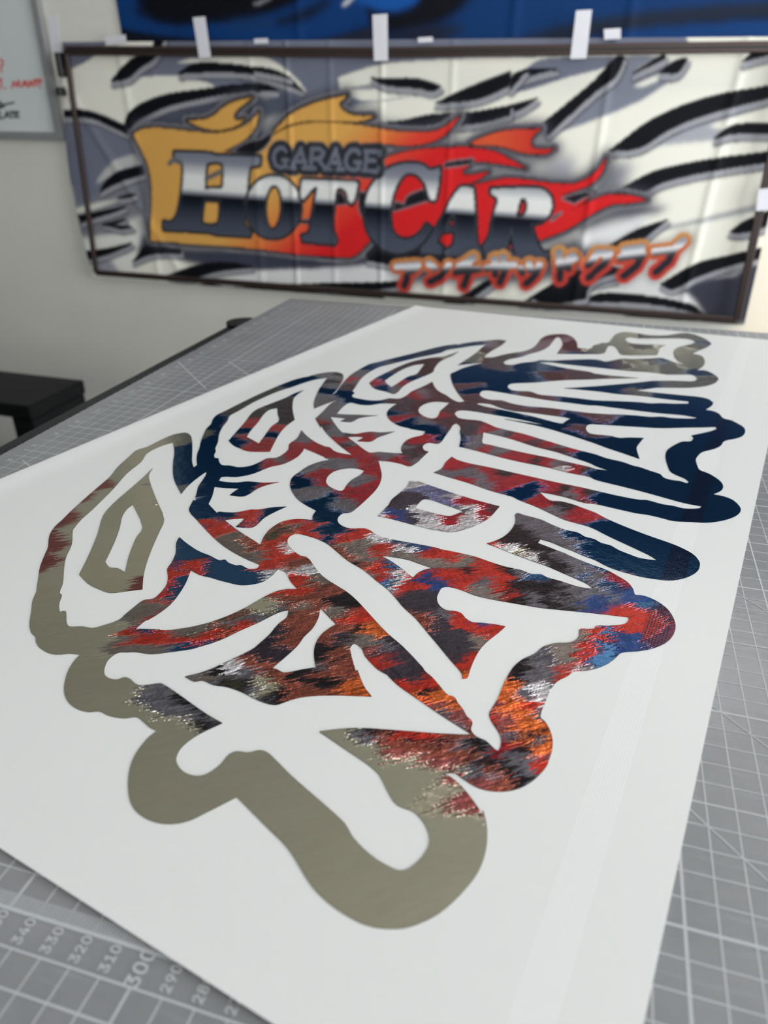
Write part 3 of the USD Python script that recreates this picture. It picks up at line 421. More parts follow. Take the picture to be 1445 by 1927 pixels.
# ------------------------------------------------------------------ printed banners on the back wall
class Art:
    """A cloth's print, worked out at the vertices of its own fine grid (wall coordinates)."""
    def __init__(s, corners, du=.0026, y=D-.010, bulge=0.0):
        c = np.array(corners, float); s.c = c                                # BL, BR, TR, TL  (x, z)
        W = np.linalg.norm(c[1]-c[0]); Hh = np.linalg.norm(c[3]-c[0]); s.nu, s.nv = int(W/du)+1, int(Hh/du)+1; s.du = du; s.y = y
        s.u, s.v = np.meshgrid(np.linspace(0, 1, s.nu), np.linspace(0, 1, s.nv))
        s.P = ((1-s.u)*(1-s.v))[..., None]*c[0]+(s.u*(1-s.v))[..., None]*c[1]+(s.u*s.v)[..., None]*c[2]+((1-s.u)*s.v)[..., None]*c[3]
        s.P[..., 0] -= bulge*np.sin(math.pi*np.clip(s.v, 0, 1))*(1-s.u)**14
        s.img = np.ones((s.nv, s.nu, 3))*.5
    def poly(s, str_, smooth=True):
        p = trace(str_) if isinstance(str_, str) else np.asarray(str_, float)
        return Polygon(on_wall(round_off(p, 4) if smooth else p, s.y)).buffer(0)
    def mask(s, g, blur=0.0):
        x0, z0, x1, z1 = g.bounds; X, Z = s.P[..., 0], s.P[..., 1]; pad = blur*3+2*s.du
        near = (X > x0-pad) & (X < x1+pad) & (Z > z0-pad) & (Z < z1+pad); out = np.zeros(X.shape)
        if not near.any(): return out
        shapely.prepare(g); out[near] = shapely.contains_xy(g, X[near], Z[near])
        return gaussian_filter(out, max(blur/s.du, .55)) if True else out
    def fill(s, g, color, blur=0.0, a=1.0, smooth=True):
        if isinstance(g, str): g = s.poly(g, smooth)
        c = color if (hasattr(color, 'ndim') and color.ndim == 3) else lin(color)
        m_ = (s.mask(g, blur)*a)[..., None]; s.img = s.img*(1-m_)+c*m_
    def px(s):                                                               # the photo point each vertex was measured at
        w = np.stack([s.P[..., 0], np.full(s.P.shape[:2], s.y), s.P[..., 1]-H-T], -1); d = w@FWD
        return 722.5+FPX*(w@RIGHT)/d, 963.5-FPX*(w@UP)/d
    def mesh(s, folds=()):
        y = np.full(s.u.shape, s.y)
        for x0, slope, amp, wd in folds: y -= .45*amp*np.exp(-((s.P[..., 0]-x0-slope*(s.P[..., 1]-1.0))/wd)**2)
        y -= .0025*(meshkit.fbm(np.stack([s.P[..., 0]*3.0, s.P[..., 1]*2.0, 0*y], -1), 3, 9)-.5)*np.clip(1, 0, 1)
        v = np.stack([s.P[..., 0], y, s.P[..., 1]], -1).reshape(-1, 3); n = len(v); idx = np.arange(n).reshape(s.nv, s.nu)
        q = np.stack([idx[:-1, :-1], idx[:-1, 1:], idx[1:, 1:], idx[1:, :-1]], -1).reshape(-1, 4)
        rim = np.r_[idx[0, :], idx[1:, -1], idx[-1, -2::-1], idx[-2:0:-1, 0]]; nx = np.roll(rim, -1)
        return np.vstack([v, v+[0, .0008, 0]]), np.vstack([q, q[:, ::-1]+n, np.c_[rim, rim+n, nx+n, nx]])
    def build(s, name, mat_, parent, folds=()):
        p = obj(name, s.mesh(folds), mat_, parent, smooth=True)
        c = s.img.reshape(-1, 3); primvar(p, 'ink', np.vstack([c, c*.0+.5])); return p
cloth = M('printed_cloth', {'at': ('attribute', {'attribute': 'ink'}), 'tc': ('texture_coordinate', {}), 'n': ('noise_texture', {'scale': 900.0}), 'b': ('bump', {'strength': .1, 'distance': .0004}),
                            'p': ('principled_bsdf', {'roughness': .6, 'specular_ior_level': .12})},
          [('at.color', 'p.base_color'), ('tc.object', 'n.vector'), ('n.fac', 'b.height'), ('b.normal', 'p.normal')])
def wpt(x, y, dist=D-.010): return on_wall([(x, y)], dist)[0]
TLc, BLc = wpt(117, 79), wpt(175, 522); BRc = wpt(1402, 604); TRc = np.array([wpt(1433, 466)[0]-.004, wpt(1445, 70)[1]])
BRc = np.array([BRc[0], BRc[1]-.010])
art = Art([BLc, BRc, TRc, TLc], bulge=.034)
CREAM, SLATE, SL2, BLK, GRY, MID = (230, 228, 214), (112, 116, 131), (80, 86, 100), (11, 14, 20), (150, 150, 154), (118, 120, 128)
art.img[:] = lin(CREAM)
def edge(g, c=(150, 151, 156)):                                               # thin pale line under a black shape
    art.fill(shapely.affinity.translate(g, .004, -.0115).buffer(.004), (70, 72, 80), .003); art.fill(shapely.affinity.translate(g, .003, -.0100).buffer(.0020), c, .0014)
S_ = lambda *a, **k: art.fill(*a, **k)
# soft airbrushed fields
for st, c, b in [
 ("px 110,70 205,78 180,103 152,122 112,137", SLATE, .002), ("px 205,70 300,70 290,92 200,96", CREAM, .002),
 ("px 240,146 262,128 292,106 300,70 480,70 720,70 900,70 1290,60 1298,92 1100,102 960,110 812,116 712,124 636,147 640,175 690,190 780,180 700,198 640,208 560,222 510,230 480,240 440,190 400,160 345,143 300,143", SLATE, .002),
 ("px 236,262 255,232 314,202 385,190 470,172 540,175 575,200 540,230 500,265 480,290 400,285 300,260 250,262", SL2, .004),
 ("px 495,222 550,212 525,240 505,260 488,245", (176, 176, 176), .006),
 ("px 112,218 172,224 205,236 240,252 254,278 275,320 284,360 282,452 250,460 160,460 140,380", SLATE, .003),
 ("r5 430,700 1000,480 1000,960 850,1100 100,1260 100,860", (124, 126, 132), .008),
 ("r5 100,880 420,800 720,750 600,800 300,900 100,950", CREAM, .004),
 ("r5 200,1240 790,1150 800,1010 990,960 1040,1260 900,1420 840,1530 1445,1400 1445,1750 900,1700 650,1600 620,1480 750,1340 820,1310 360,1380 200,1400", (222, 222, 214), .006),
 ("r5 850,1000 1010,960 1060,1000 1040,1290 960,1300 930,1100", (160, 160, 162), .012),
 ("r5 380,1500 560,1470 640,1590 700,1660 350,1660", (150, 150, 160), .006),
 ("px 270,440 290,462 400,470 560,485 640,492 690,478 720,455 850,480 1000,490 1000,505 840,500 700,512 600,515 480,508 380,500 290,480 255,478", (64, 66, 80), .006),
 ("s4 385,430 440,370 560,350 640,400 560,450 470,460", CREAM, .006),
 ("s4 700,360 900,340 1445,390 1445,440 1100,440 900,420 760,400", (60, 64, 80), .008),
 ("s4 740,505 900,462 1100,432 1445,432 1445,492 1100,500 850,525", (218, 218, 216), .004),
 ("s5 0,425 340,415 380,480 200,495 0,500", (216, 216, 216), .005),
 ("px 840,480 1010,470 1150,415 1200,400 1200,480 1010,530 840,530 740,535", (96, 96, 106), .010),
 ("r3 330,90 520,60 520,330 200,270 90,190", (150, 150, 158), .014),
 ("r3 820,140 1100,130 960,400 720,420", (120, 122, 132), .014),
 ("r3 540,760 760,650 1000,560 1445,560 1300,640 900,700 600,800", (92, 94, 106), .008),
 ("r3 560,830 900,720 1300,640 860,950 600,960", (218, 218, 216), .008),
 ("s6 870,790 1100,700 1250,690 1390,590 1420,1000 1050,1000 980,880", (58, 60, 72), .006),
 ("s6 330,850 480,790 700,700 960,830 1060,960 850,905 600,875", (214, 214, 210), .005),
 ("s6 0,870 400,870 700,890 900,940 880,1000 0,960", (224, 224, 220), .003)]: S_(st, c, b)
# grey flashes with black ones on top
for st, c, b in [
 ("px 333,118 360,110 480,104 520,118 560,150 577,173 540,156 500,140 440,125 380,118", CREAM, .002),
 ("px 636,147 712,123 812,113 960,108 1000,112 990,150 960,165 900,190 830,196 753,234 730,226 790,206 700,198 650,204 700,192 812,180 830,160 790,147 700,150", CREAM, .003),
 ("px 478,180 500,177 522,183 500,187 478,188", GRY, .002), ("px 478,156 505,162 478,170", GRY, .002),
 ("r5 395,570 440,480 520,380 640,270 800,215 900,195 965,325 800,365 640,425 500,515", (186, 186, 182), .003),
 ("s3 180,330 620,316 560,370 330,432 100,505 0,525 0,480 250,395 60,402", SLATE, .002),
 ("s3 210,760 520,480 640,320 850,315 700,400 990,330 940,420 860,480 720,570 400,700", (122, 126, 138), .003),
 ("s3 690,480 800,430 930,400 900,420 730,490", CREAM, .003), ("s3 700,405 860,330 930,330 760,390", CREAM, .003),
 ("s3 720,828 950,720 1200,640 1445,560 1445,600 1130,705 1190,725 1445,690 1445,780 1120,790", (158, 160, 166), .004),
 ("s3 1110,708 1445,590 1445,690 1200,715", CREAM, .004),
 ("s6 740,430 1000,368 1445,255 1445,300 1000,395 640,470", (156, 158, 160), .004),
 ("s6 1090,640 1250,600 1390,590 1260,640 1120,660", (206, 206, 200), .003),
 ("s6 860,790 1050,720 1240,690 1260,715 1060,740 900,800", (150, 150, 152), .003),
 ("px 109,208 154,206 190,216 226,232 240,240 240,254 205,240 172,230 112,226", (104, 106, 114), .003),
 ("s5 560,610 690,560 840,480 880,480 760,580 720,615", (110, 110, 116), .003),
 ("s5 0,540 380,515 380,535 0,556", (120, 120, 126), .002),
 ("s6 0,880 200,735 380,665 620,690 400,760 120,880", (120, 122, 128), .003),
 ("s2 410,515 560,490 720,470 900,490 1000,515 960,530 900,515 720,505", GRY, .002)]: S_(st, c, b)
for st in ["px 209,153 232,126 258,106 285,104 292,70 310,70 292,106 262,128 240,147", "px 336,138 367,120 432,121 480,128 540,145 568,170 520,152 470,138 400,135",
 "px 234,240 236,230 243,214 267,195 314,178 385,168 443,160 500,160 520,170 440,174 361,188 314,200 279,216 255,230 244,246",
 "px 109,210 154,208 190,217 226,233 238,240 240,252 205,236 172,222 112,219", "r5 450,665 500,560 570,490 700,410 980,340 1000,440 800,500 600,580",
 "r5 180,960 500,900 760,845 700,880 500,950 330,1000 210,1045", "r5 270,1400 560,1360 840,1295 780,1340 700,1370 560,1430 300,1500", "r5 850,1525 1050,1300 1200,1310 1445,1370 1445,1425 1100,1430",
 "s4 555,462 700,410 850,398 965,420 800,440 650,478", "s4 640,530 750,500 850,520 1100,505 1445,500 1445,600 1100,590 850,545", "r5 480,1065 640,1030 760,1000 640,1060 500,1078", "r5 520,1070 700,1080 850,1100 700,1120", "r5 660,740 800,700 890,690 800,730",
 "s5 0,500 380,490 420,470 380,516 0,545", "s5 0,552 300,560 330,600 0,600", "s5 575,606 700,558 830,478 870,480 740,570 690,606", "s5 975,602 1100,525 1300,448 1445,436 1445,480 1200,530 1060,592",
 "s3 0,430 100,392 260,385 150,412 0,460", "s3 0,592 150,552 60,610 0,632", "s3 172,700 470,455 600,318 640,318 590,425 480,510 210,755", "s3 690,410 860,330 870,310 850,310", "s3 840,405 930,340 992,328 935,405",
 "s3 555,846 800,668 1100,548 1460,480 1460,545 1100,640 900,720 720,828", "s3 1145,775 1250,703 1460,695 1460,745 1250,748", "s3 615,1064 800,965 1100,898 1460,850 1460,905 1100,962 850,1022 740,1075",
 "s6 1210,442 1300,380 1460,310 1460,400 1300,445", "s6 480,525 650,430 830,368 760,420 700,470 540,560", "s6 790,762 1000,640 1200,590 1460,530 1460,590 1240,640 1000,720 860,792", "s6 300,870 420,820 700,835 900,870 990,895 1050,950 850,900 600,872",
 "s6 0,845 200,720 380,655 600,672 380,740 340,800 330,850 100,885", "s6 560,960 800,935 1000,950 1000,1000 560,1000", "s3 1300,345 1380,280 1460,270 1460,300", "s2 660,440 720,448 900,445 1000,470 1050,490 1000,515 940,500 800,488 720,475",
 "s2 560,700 800,690 1000,650 1200,640 1445,600 1445,650 1300,690 1100,710 800,720", "s2 1020,585 1200,500 1445,405 1445,480 1260,560", "s2 0,380 100,395 200,440 130,425 0,400", "s3 0,500 90,392 20,420", "px 690,455 735,450 790,470 860,478 860,500 760,500 690,490"]:
    g = art.poly(st).buffer(.0022); edge(g); S_(g, BLK, .0016)
# flames
Xp, Yp = art.px()
t = np.clip((Xp-545+(Yp-340)*1.15)/215, 0, 1)[..., None]
ramp = [lin((212, 160, 82)), lin((212, 122, 62)), lin((214, 66, 48)), lin((206, 34, 36))]
t3 = t*3; flame = np.where(t3 < 1, ramp[0]*(1-t3)+ramp[1]*t3, np.where(t3 < 2, ramp[1]*(2-t3)+ramp[2]*(t3-1), ramp[2]*(3-t3)+ramp[3]*(t3-2)))
BACK = "px 252,252 268,243 300,241 366,248 410,250 445,243 470,230 487,211 480,240 462,262 440,275 420,285 470,290 485,280 513,253 563,233 613,229 679,236 746,247 796,249 829,243 865,218 839,252 806,269 762,274 713,269 695,270 722,298 760,286 800,280 840,278 880,278 930,285 960,300 990,317 940,308 880,302 830,306 885,311 868,322 876,330 920,323 900,338 870,350 900,346 950,336 985,338 1060,347 1090,343 1120,325 1141,297 1130,328 1105,350 1050,368 1117,364 1088,388 1062,402 1100,384 1140,368 1180,367 1216,376 1190,381 1150,385 1110,405 1070,430 1015,452 1000,455 950,470 850,470 790,455 735,455 700,447 690,460 665,482 640,484 560,478 480,468 400,462 284,453 285,350 278,310 265,280"
f1 = art.poly("r1 560,285 700,275 780,240 850,180 950,130 1085,98 1020,150 950,210 935,260 960,285 1020,270 980,310 900,345 800,360 680,340")
f2 = art.poly("s2 95,760 200,650 350,580 520,540 475,585 490,620 560,655 670,660 600,685 450,685 300,685 180,712")
f3 = art.poly("r2 735,205 820,160 950,115 1100,95 1275,92 1220,140 1195,190 1215,230 1260,245 1375,240 1320,275 1220,280 1100,260 980,225 850,215")
bk = art.poly(BACK); allf = unary_union([bk, f1, f2, f3])
S_(allf.buffer(.022), (58, 60, 70), .010, .8); S_(allf.buffer(.0135), (124, 122, 128), .0012); S_(allf.buffer(.0105), (86, 86, 92), .0012); S_(allf.buffer(.0030), (30, 26, 28), .0016)
S_(bk, flame, .0016)
for g in (f1, f2): S_(g.buffer(.004), (34, 28, 26), .002); S_(g, flame, .0016)
S_(f3, lin((206, 84, 50))*(1-np.clip((Xp-930)/90, 0, 1)[..., None])+lin((190, 40, 38))*np.clip((Xp-930)/90, 0, 1)[..., None], .0016)
# black gaps inside the flames
for st in ["px 440,284 462,270 492,262 512,250 505,268 488,284 470,292", "p2 520,795 650,800 640,825 520,820", "p3 440,650 780,545 830,540 760,430 600,500 560,590 470,560", "p2 900,560 940,520 990,640 900,640", "r3 410,480 600,430 690,440 560,500 300,690 320,660 560,540", "p3 980,190 1250,150 1280,110 1000,150", "p2 1110,530 1165,530 1160,780 1120,700"]:
    g = art.poly(st); S_(g.buffer(.004), (110, 108, 112), .002); S_(g, (24, 24, 30), .0016)
# chrome lettering
hz = 368+(Xp-380)*.070; dy = Yp-hz
stops = [(-95, (98, 102, 116)), (-62, (128, 132, 142)), (-34, (224, 225, 220)), (-12, (222, 222, 216)), (-4, (130, 134, 142)), (2, (10, 13, 20)), (14, (20, 26, 38)), (52, (66, 72, 86)), (100, (80, 86, 98))]
xs = [a for a, _ in stops]; cs = np.array([lin(c) for _, c in stops]); chrome = np.stack([np.interp(dy, xs, cs[:, k]) for k in range(3)], -1)
ell = lambda cx, cy_, rx, ry, rot=0.0: np.array([(cx+rx*math.cos(a)*math.cos(rot)-ry*math.sin(a)*math.sin(rot), cy_+rx*math.cos(a)*math.sin(rot)+ry*math.sin(a)*math.cos(rot)) for a in np.linspace(0, 2*math.pi, 40)[:-1]])
P_ = lambda s_: art.poly(s_)
Hh = P_("p1 235,160 400,170 660,182 690,205 720,200 1060,205 1200,215 1190,300 1080,320 1060,450 1040,700 1010,950 1050,1020 1090,1060 1080,1110 700,1085 600,1060 110,1030 110,950 210,950 270,850 310,650 330,450 330,300 290,260 235,230").difference(P_("p1 590,300 640,270 740,270 785,310 780,570 570,580")).difference(P_("p1 560,690 755,700 740,950 690,990 570,985 530,940"))
Oo = art.poly(ell(514.3, 389.8, 51, 58, .06)).difference(art.poly(ell(514.5, 390.5, 17, 43, .04)))
Tt = P_("p2 560,405 1100,430 1070,580 1040,640 1010,600 990,520 940,480 900,490 880,560 850,850 880,960 890,1000 870,1030 570,1000 560,950 630,930 680,650 710,480 680,470 640,510 570,600 545,570")
Cc = P_("p3 500,170 640,155 750,175 830,225 930,200 925,300 880,530 850,540 820,500 780,370 720,290 640,250 570,260 500,340 440,480 410,640 410,760 430,860 490,930 580,955 680,920 760,840 790,790 840,830 800,900 740,980 640,1050 500,1090 380,1060 270,990 190,880 150,740 150,600 190,440 270,320 380,220")
Aa = P_("p4 250,190 390,190 410,500 425,760 470,840 480,900 100,890 90,850 190,780 200,640 60,640 0,760 70,800 60,880 -150,870 -140,800 -50,700 80,480").difference(P_("p4 190,440 215,600 95,600"))
Rr = P_("p4 580,200 900,190 1100,200 1190,270 1210,370 1180,470 1100,540 990,570 1060,780 1130,880 1170,860 1180,910 1130,950 860,930 830,850 790,600 740,800 690,880 480,890 480,830 560,700 600,500 650,310 620,270 580,240").difference(P_("p4 890,290 940,300 960,370 930,470 870,500 840,490 860,380"))
for g in (Hh, Oo, Tt, Rr, Aa, Cc):
    S_(g.buffer(.0085), (84, 88, 96), .0012, .55); S_(g.buffer(.0074), (16, 18, 22), .0014); S_(g.buffer(.0022), (70, 74, 82), .0010); S_(g, chrome, .0012)
for a, b in (((318, 308), (322, 328)),): S_(LineString(on_wall([a, (328, 300), (340, 306)], art.y)).buffer(.006), (96, 98, 104), .002)
S_(LineString(on_wall([(388, 336), (418, 322)], art.y)).buffer(.006), (96, 96, 100), .002)
# small word above, with its dark backing
def strokes(tag_, lst, w):
    return unary_union([LineString(on_wall(trace(tag_+' '+s_), art.y)).buffer(w) for s_ in lst])
ga = strokes('p2', ["405,125 375,95 335,95 295,130 280,195 300,260 345,285 395,275 405,225", "370,212 430,212", "455,288 550,100", "545,100 600,288", "490,225 590,228", "430,290 490,290", "570,292 630,292",
    "655,105 640,290", "650,105 735,108 768,140 745,190 665,200", "705,200 790,300", "610,293 680,295", "800,302 890,108", "885,108 935,302", "838,235 925,240", "780,303 840,305", "905,306 960,306",
    "1115,150 1085,112 1040,115 998,155 980,225 1000,290 1050,312 1105,300 1112,245", "1070,235 1130,238", "1190,128 1170,315", "1170,125 1318,132 1310,165", "1180,215 1265,222", "1150,315 1295,322 1305,285"], .0062)
S_(ga.buffer(.013), (92, 94, 100), .0012, .8); S_(ga.buffer(.0110), (44, 46, 52), .002); S_(ga.buffer(-.0012), (104, 108, 120), .0008)
# katakana line
kana = [strokes('p5', ["125,300 230,290 320,285 290,320 250,345", "228,330 215,420 195,470"], .0078), strokes('p5', ["420,275 470,312", "430,435 520,390 600,290"], .0078),
    strokes('p5', ["690,300 760,262 820,220", "660,350 760,335 870,322", "780,270 770,380 735,470"], .0078), strokes('p5', ["940,315 1070,298 1190,280", "1015,230 1022,370", "1090,215 1110,330 1060,440"], .0078),
    strokes('p5', ["1250,318 1265,352", "1325,275 1337,330", "1420,285 1380,380 1300,450"], .0078), strokes('p6', ["240,215 250,330 250,440", "260,305 325,350", "322,265 340,292", "362,238 382,262"], .0078),
    strokes('p6', ["575,215 540,275 495,325", "590,215 685,218 640,310 500,430"], .0078), strokes('p6', ["815,190 965,168", "780,255 975,230 920,330 810,415"], .0078), strokes('p6', ["1080,205 1245,188 1200,290 1090,382", "1275,160 1330,108"], .0078)]
ks = unary_union(kana)
cyk = np.interp(Xp, [745, 880, 1000, 1100, 1290], [505, 498, 502, 488, 465]); ky = np.clip((Yp-cyk+24)/44, 0, 1)[..., None]
ring = lin((206, 148, 84))*(1-ky)+lin((196, 66, 56))*ky
kfill = np.stack([np.interp(ky[..., 0], [0, .3, .5, .72, .9], [float(lin((118, 124, 136))[k]), float(lin((150, 154, 160))[k]), float(lin((226, 226, 226))[k]), float(lin((70, 70, 76))[k]), float(lin((40, 40, 46))[k])]) for k in range(3)], -1)
S_(ks.buffer(.019), (40, 40, 46), .008, .5); S_(ks.buffer(.0122), ring*.95, .0018); S_(ks.buffer(.0062), ring*.6, .0012); S_(ks.buffer(.0042), ring*.9, .0012); S_(ks.buffer(.0012), kfill, .0014)
ban = thing('garage_banner', 'white, grey and black cloth banner with flames and chrome HOT CAR lettering', 'banner', (0, 0, 0))
fx = lambda x, y_: float(wpt(x, y_)[0])
art.build('banner_cloth', cloth, ban, [(fx(480, 300), .02, .004, .010), (fx(548, 300), 0, .006, .007), (fx(625, 300), 0, .004, .008), (fx(718, 300), 0, .006, .007), (fx(845, 300), 0, .004, .008), (fx(1122, 300), .03, .006, .009), (fx(1330, 400), .05, .008, .010), (fx(260, 300), -.05, .005, .012), (fx(190, 200), -.6, .006, .016)])
railm = M('anodised_rail', {'p': ('principled_bsdf', {'base_color': tuple(lin((62, 48, 42))), 'metallic': .35, 'roughness': .42})}); groove = plain('rail_groove', (14, 12, 12), .5)
def bar(name, a, b, w, dpt=.012, y=D-.034, parent=ban, mat_=None):
    a, b = np.array(a), np.array(b); L = np.linalg.norm(b-a); ang = math.atan2(b[1]-a[1], b[0]-a[0])
    m_ = bevel_box(0, L, -dpt/2, dpt/2, -w/2, w/2, min(.002, w/4)); m_.apply_transform(trimesh.transformations.rotation_matrix(-ang, [0, 1, 0])); m_.apply_translation([a[0], y, a[1]])
    return obj(name, m_, mat_ or railm, parent)
yr = D-.034; q4 = [wpt(124, 95, yr), wpt(1450, 88, yr), wpt(1386, 602, yr), wpt(181, 513, yr)]; q4[1] = np.array([q4[2][0]-.012, q4[1][1]])
tm = wpt(720, 99, yr)
for a, b, w in ((q4[0], tm, .021), (tm, q4[1], .021), (q4[0], q4[3], .012), (q4[3], q4[2], .015), (q4[1], q4[2], .018)):
    r_ = bar('frame_rail', a, b, w); bar('rail_groove', a, b, w*.42, .013, parent=r_, mat_=groove) if False else None
    d_ = (b-a)/np.linalg.norm(b-a); g_ = bar('rail_groove', a+d_*.004, b-d_*.004, w*.40, .0126, yr, r_, groove)
for x, y_, s_ in ((113, 122, .028), (113, 172, .010)):
    p = wpt(x, y_, yr); obj('clip', bevel_box(p[0]-.008, p[0]+.007, yr-.008, yr+.02, p[1]-s_, p[1]+s_, .003), black, ban)

# the blue banner above
b0, b1 = wpt(232, 79, D-.006), wpt(214, 0, D-.006)
zb, zt = b0[1]-.022, 1.98
bl = np.array([b0[0], zb]); tl = np.array([b1[0]-.02, zt])
blue = Art([bl, (1.02, zb-.005), (1.04, zt), tl], du=.0040, y=D-.006)
art_keep = art; art = blue; art.img[:] = lin((14, 34, 66))
BB_, BD = (12, 54, 108), (9, 12, 19)
xg = meshkit.fbm(np.stack([blue.P[..., 0]*2.2+blue.P[..., 1]*1.6, blue.P[..., 1]*9-blue.P[..., 0]*1.8, 0*blue.u], -1), 4, 31)[..., None]
sw = np.clip((xg-.42)*5, 0, 1); art.img = lin(BD)*(1-sw)+lin((10, 40, 84))*sw
for st, c, b in [("r6 20,-40 160,-30 150,80 230,110 450,130 700,110 900,60 1020,0 1060,-60 1350,-60 1370,140 1150,200 950,232 540,214 250,184 30,140", BB_, .006),
 ("r6 170,-40 780,-40 850,50 600,95 560,90 400,122 230,95", BD, .008), ("r6 560,120 700,112 800,96 870,110 880,140 700,150", (24, 52, 92), .010), ("r6 880,100 1000,60 1170,-20 1200,-60 1150,40 1000,120 890,132", (16, 22, 36), .008),
 ("r6 30,140 250,184 540,214 950,232 1100,215 1100,250 20,250", (14, 18, 28), .004), ("r6 1100,222 1360,150 1445,118 1445,240 1050,240", (34, 38, 54), .004), ("r6 1235,28 1250,0 1310,-24 1262,24", (190, 192, 196), .003),
 ("r6 770,20 850,-10 880,-20 800,22", (150, 152, 160), .003),
 ("r7 40,50 170,24 250,-20 380,-30 300,44 210,90 60,124", BD, .008), ("r7 -60,-60 180,-60 170,0 90,40 20,36 -60,0", (20, 78, 150), .006), ("r7 330,40 420,-60 1600,-60 1600,0 1100,56 800,90 500,150 230,150", (10, 50, 98), .010),
 ("r7 490,152 800,74 1200,24 1600,0 1600,40 1100,92 720,152", (28, 36, 50), .008), ("r7 660,160 1000,104 1600,58 1600,150 900,170", (11, 54, 106), .006), ("r7 60,124 210,96 360,100 240,150 60,160", (26, 32, 48), .008)]: S_(st, c, b)
upper = thing('blue_banner', 'dark blue and black swirled cloth banner hanging above the flame banner', 'banner', (0, 0, 0))
blue.build('banner_cloth', cloth, upper, [(fx(960, 40), .03, .006, .012), (fx(560, 40), 0, .005, .012), (fx(1180, 40), .02, .006, .012)])
art = art_keep

# strips of tape
tape = plain('white_tape', (214, 214, 218), .45, var=.03)
def tape_strip(label, pts, group=None, y=D-.0415, name='tape_strip'):
    q = on_wall(pts, y); pg = Polygon(q); v, f = trimesh.creation.triangulate_polygon(pg, engine='earcut')
    m_ = trimesh.creation.extrude_polygon(pg, .0012, engine='earcut'); m_.apply_transform(trimesh.transformations.rotation_matrix(math.pi/2, [1, 0, 0])); m_.apply_translation([0, y, 0])
    return tag(obj(name, m_, tape), label, 'tape', group)
tape_strip('long tilted white tape strip on the top rail above the yellow flame', [(363, 33), (386, 31), (397, 108), (375, 109)])
tape_strip('long upright white tape strip on the top rail above the small word GARAGE', [(701, 28), (729, 26), (730, 114), (704, 115)])
tape_strip('long white tape strip on the top rail, rightmost of the long strips', [(1084, 20), (1114, 18), (1103, 110), (1073, 111)])
tape_strip('small white tape tab on the blue banner, between the two left long strips', [(478, 73), (504, 72), (505, 82), (479, 83)], y=D-.0165)
tape_strip('small flat white tape tab right of the middle long strip', [(786, 71), (814, 69), (815, 79), (787, 81)], y=D-.0165)
tape_strip('small square white tape tab right of the rightmost long strip', [(1136, 55), (1168, 53), (1168, 73), (1137, 75)], y=D-.0165)
tape_strip('short off-white tape tab at the lower left corner of the blue banner', [(196, 69), (236, 65), (238, 81), (200, 86)], y=D-.0165)
tape_strip('white tape strip on the wall beside the whiteboard frame', [(90, 30), (108, 28), (116, 98), (98, 102)], y=D-.0015)
tape_strip('white tape piece on the right upright of the banner frame', [(1428, 356), (1470, 352), (1466, 394), (1422, 397)])

# ------------------------------------------------------------------ whiteboard
wbx, wbz = float(wpt(117, 262, D-.02)[0]), float(wpt(117, 264, D-.02)[1]); wbt = 1.95
wb = thing('whiteboard', 'whiteboard with a grey metal frame and red and black handwriting on the wall', 'whiteboard', (0, 0, 0))
alu = plain('whiteboard_frame_grey', (150, 152, 150), .4, metallic=.3, var=.03)
obj('board_panel', boxm(wbx-1.0, wbx-.018, D-.014, D-.0005, wbz+.018, wbt-.018), plain('whiteboard_white', (206, 212, 210), .25, var=.01), wb)
for a in (boxm(wbx-1.02, wbx, D-.022, D-.0005, wbz, wbz+.020), boxm(wbx-1.02, wbx, D-.022, D-.0005, wbt-.020, wbt), boxm(wbx-.020, wbx, D-.022, D-.0005, wbz+.020, wbt-.020), boxm(wbx-1.02, wbx-1.0, D-.022, D-.0005, wbz+.020, wbt-.020)): obj('frame_bar', a, alu, wb)
redpen, blackpen = plain('red_marker', (206, 66, 60), .5), plain('black_marker', (34, 34, 36), .5)
def handwriting(lst, mat_, w, label):
    g = unary_union([LineString(on_wall(trace('px '+s_), D-.0145)).buffer(w) for s_ in lst])
    m_ = cat_([trimesh.creation.extrude_polygon(p, .0006, engine='earcut') for p in getattr(g, 'geoms', [g])]); m_.apply_transform(trimesh.transformations.rotation_matrix(math.pi/2, [1, 0, 0])); m_.apply_translation([0, D-.0141, 0])
    tag(obj('handwriting', m_, mat_, wb), label)
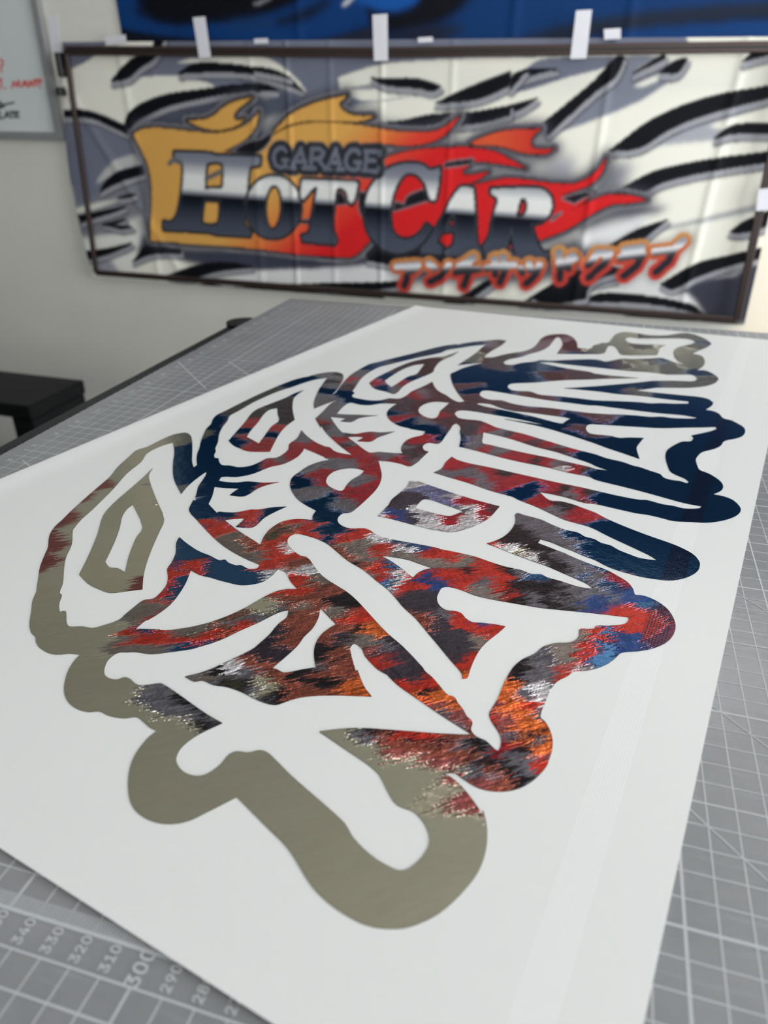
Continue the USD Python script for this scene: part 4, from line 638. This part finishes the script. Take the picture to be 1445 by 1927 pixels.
handwriting(["0,112 5,114 5,122 1,127 3,135", "-30,168 -30,152", "-40,153 -18,152", "-12,152 -10,167", "-14,152 -4,150 3,149", "2,152 2,166", "9,166 10,166", "22,165 26,153 31,163 35,151 38,164", "42,163 45,153 49,153 51,163", "43,159 50,158", "54,163 56,152 61,162 63,151", "64,152 74,150 69,151 67,162", "68,150 77,150 76,156 72,158", "74,164 75,165",
             "-60,165 -55,150 -48,152 -50,160", "-34,112 -24,110 -12,112"], redpen, .0024, 'red handwriting')
handwriting(["-10,196 2,192 -2,204 8,200 3,198 12,196 26,193", "-30,194 -20,204 -16,192", "0,210 -1,223 6,222", "9,222 13,210 18,221", "10,218 17,217", "18,211 27,210", "22,211 22,222", "35,210 28,211 28,221 36,220", "29,215 34,215", "-12,212 -18,214 -10,219 -17,223"], blackpen, .0022, 'black handwriting')

# ------------------------------------------------------------------ black side table at the left, with a pale box under it
ZT = T-.35
def on_h(x, y_, z): d = dirs([(x, y_)])[0]; return (d*((z-H-T)/d[2]))[:2]
e1, e2, e3 = on_h(158, 715, ZT), on_h(53, 765, ZT), on_h(0, 697, ZT)
dark = plain('black_laminate', (8, 10, 12), .5, var=.1, spec=.2)
st_ = thing('side_table', 'low black side table against the wall left of the work table', 'side table', (0, 0, 0))
sx1, sy0, sy1 = float(e1[0]), float(e2[1]), float(e1[1])
obj('tabletop', bevel_box(sx1-.70, sx1, sy0, sy1, ZT-.032, ZT, .003), dark, st_)
obj('side_panel', bevel_box(sx1-.060, sx1-.002, sy0+.004, sy1-.004, 0, ZT-.032, .003), dark, st_); obj('side_panel', bevel_box(sx1-.70, sx1-.66, sy0+.004, sy1-.004, 0, ZT-.032, .003), dark, st_)
pb = thing('storage_box', 'pale blue-grey box on the floor under the black side table', 'box', (0, 0, 0))
palebox = plain('pale_card', (112, 120, 142), .6)
bz = .30
obj('box_body', bevel_box(sx1-.62, sx1-.10, sy0+.02, sy1-.01, 0, bz-.05, .004), palebox, pb); obj('lid', bevel_box(sx1-.625, sx1-.095, sy0+.015, sy1-.005, bz-.05, bz, .004), palebox, pb)
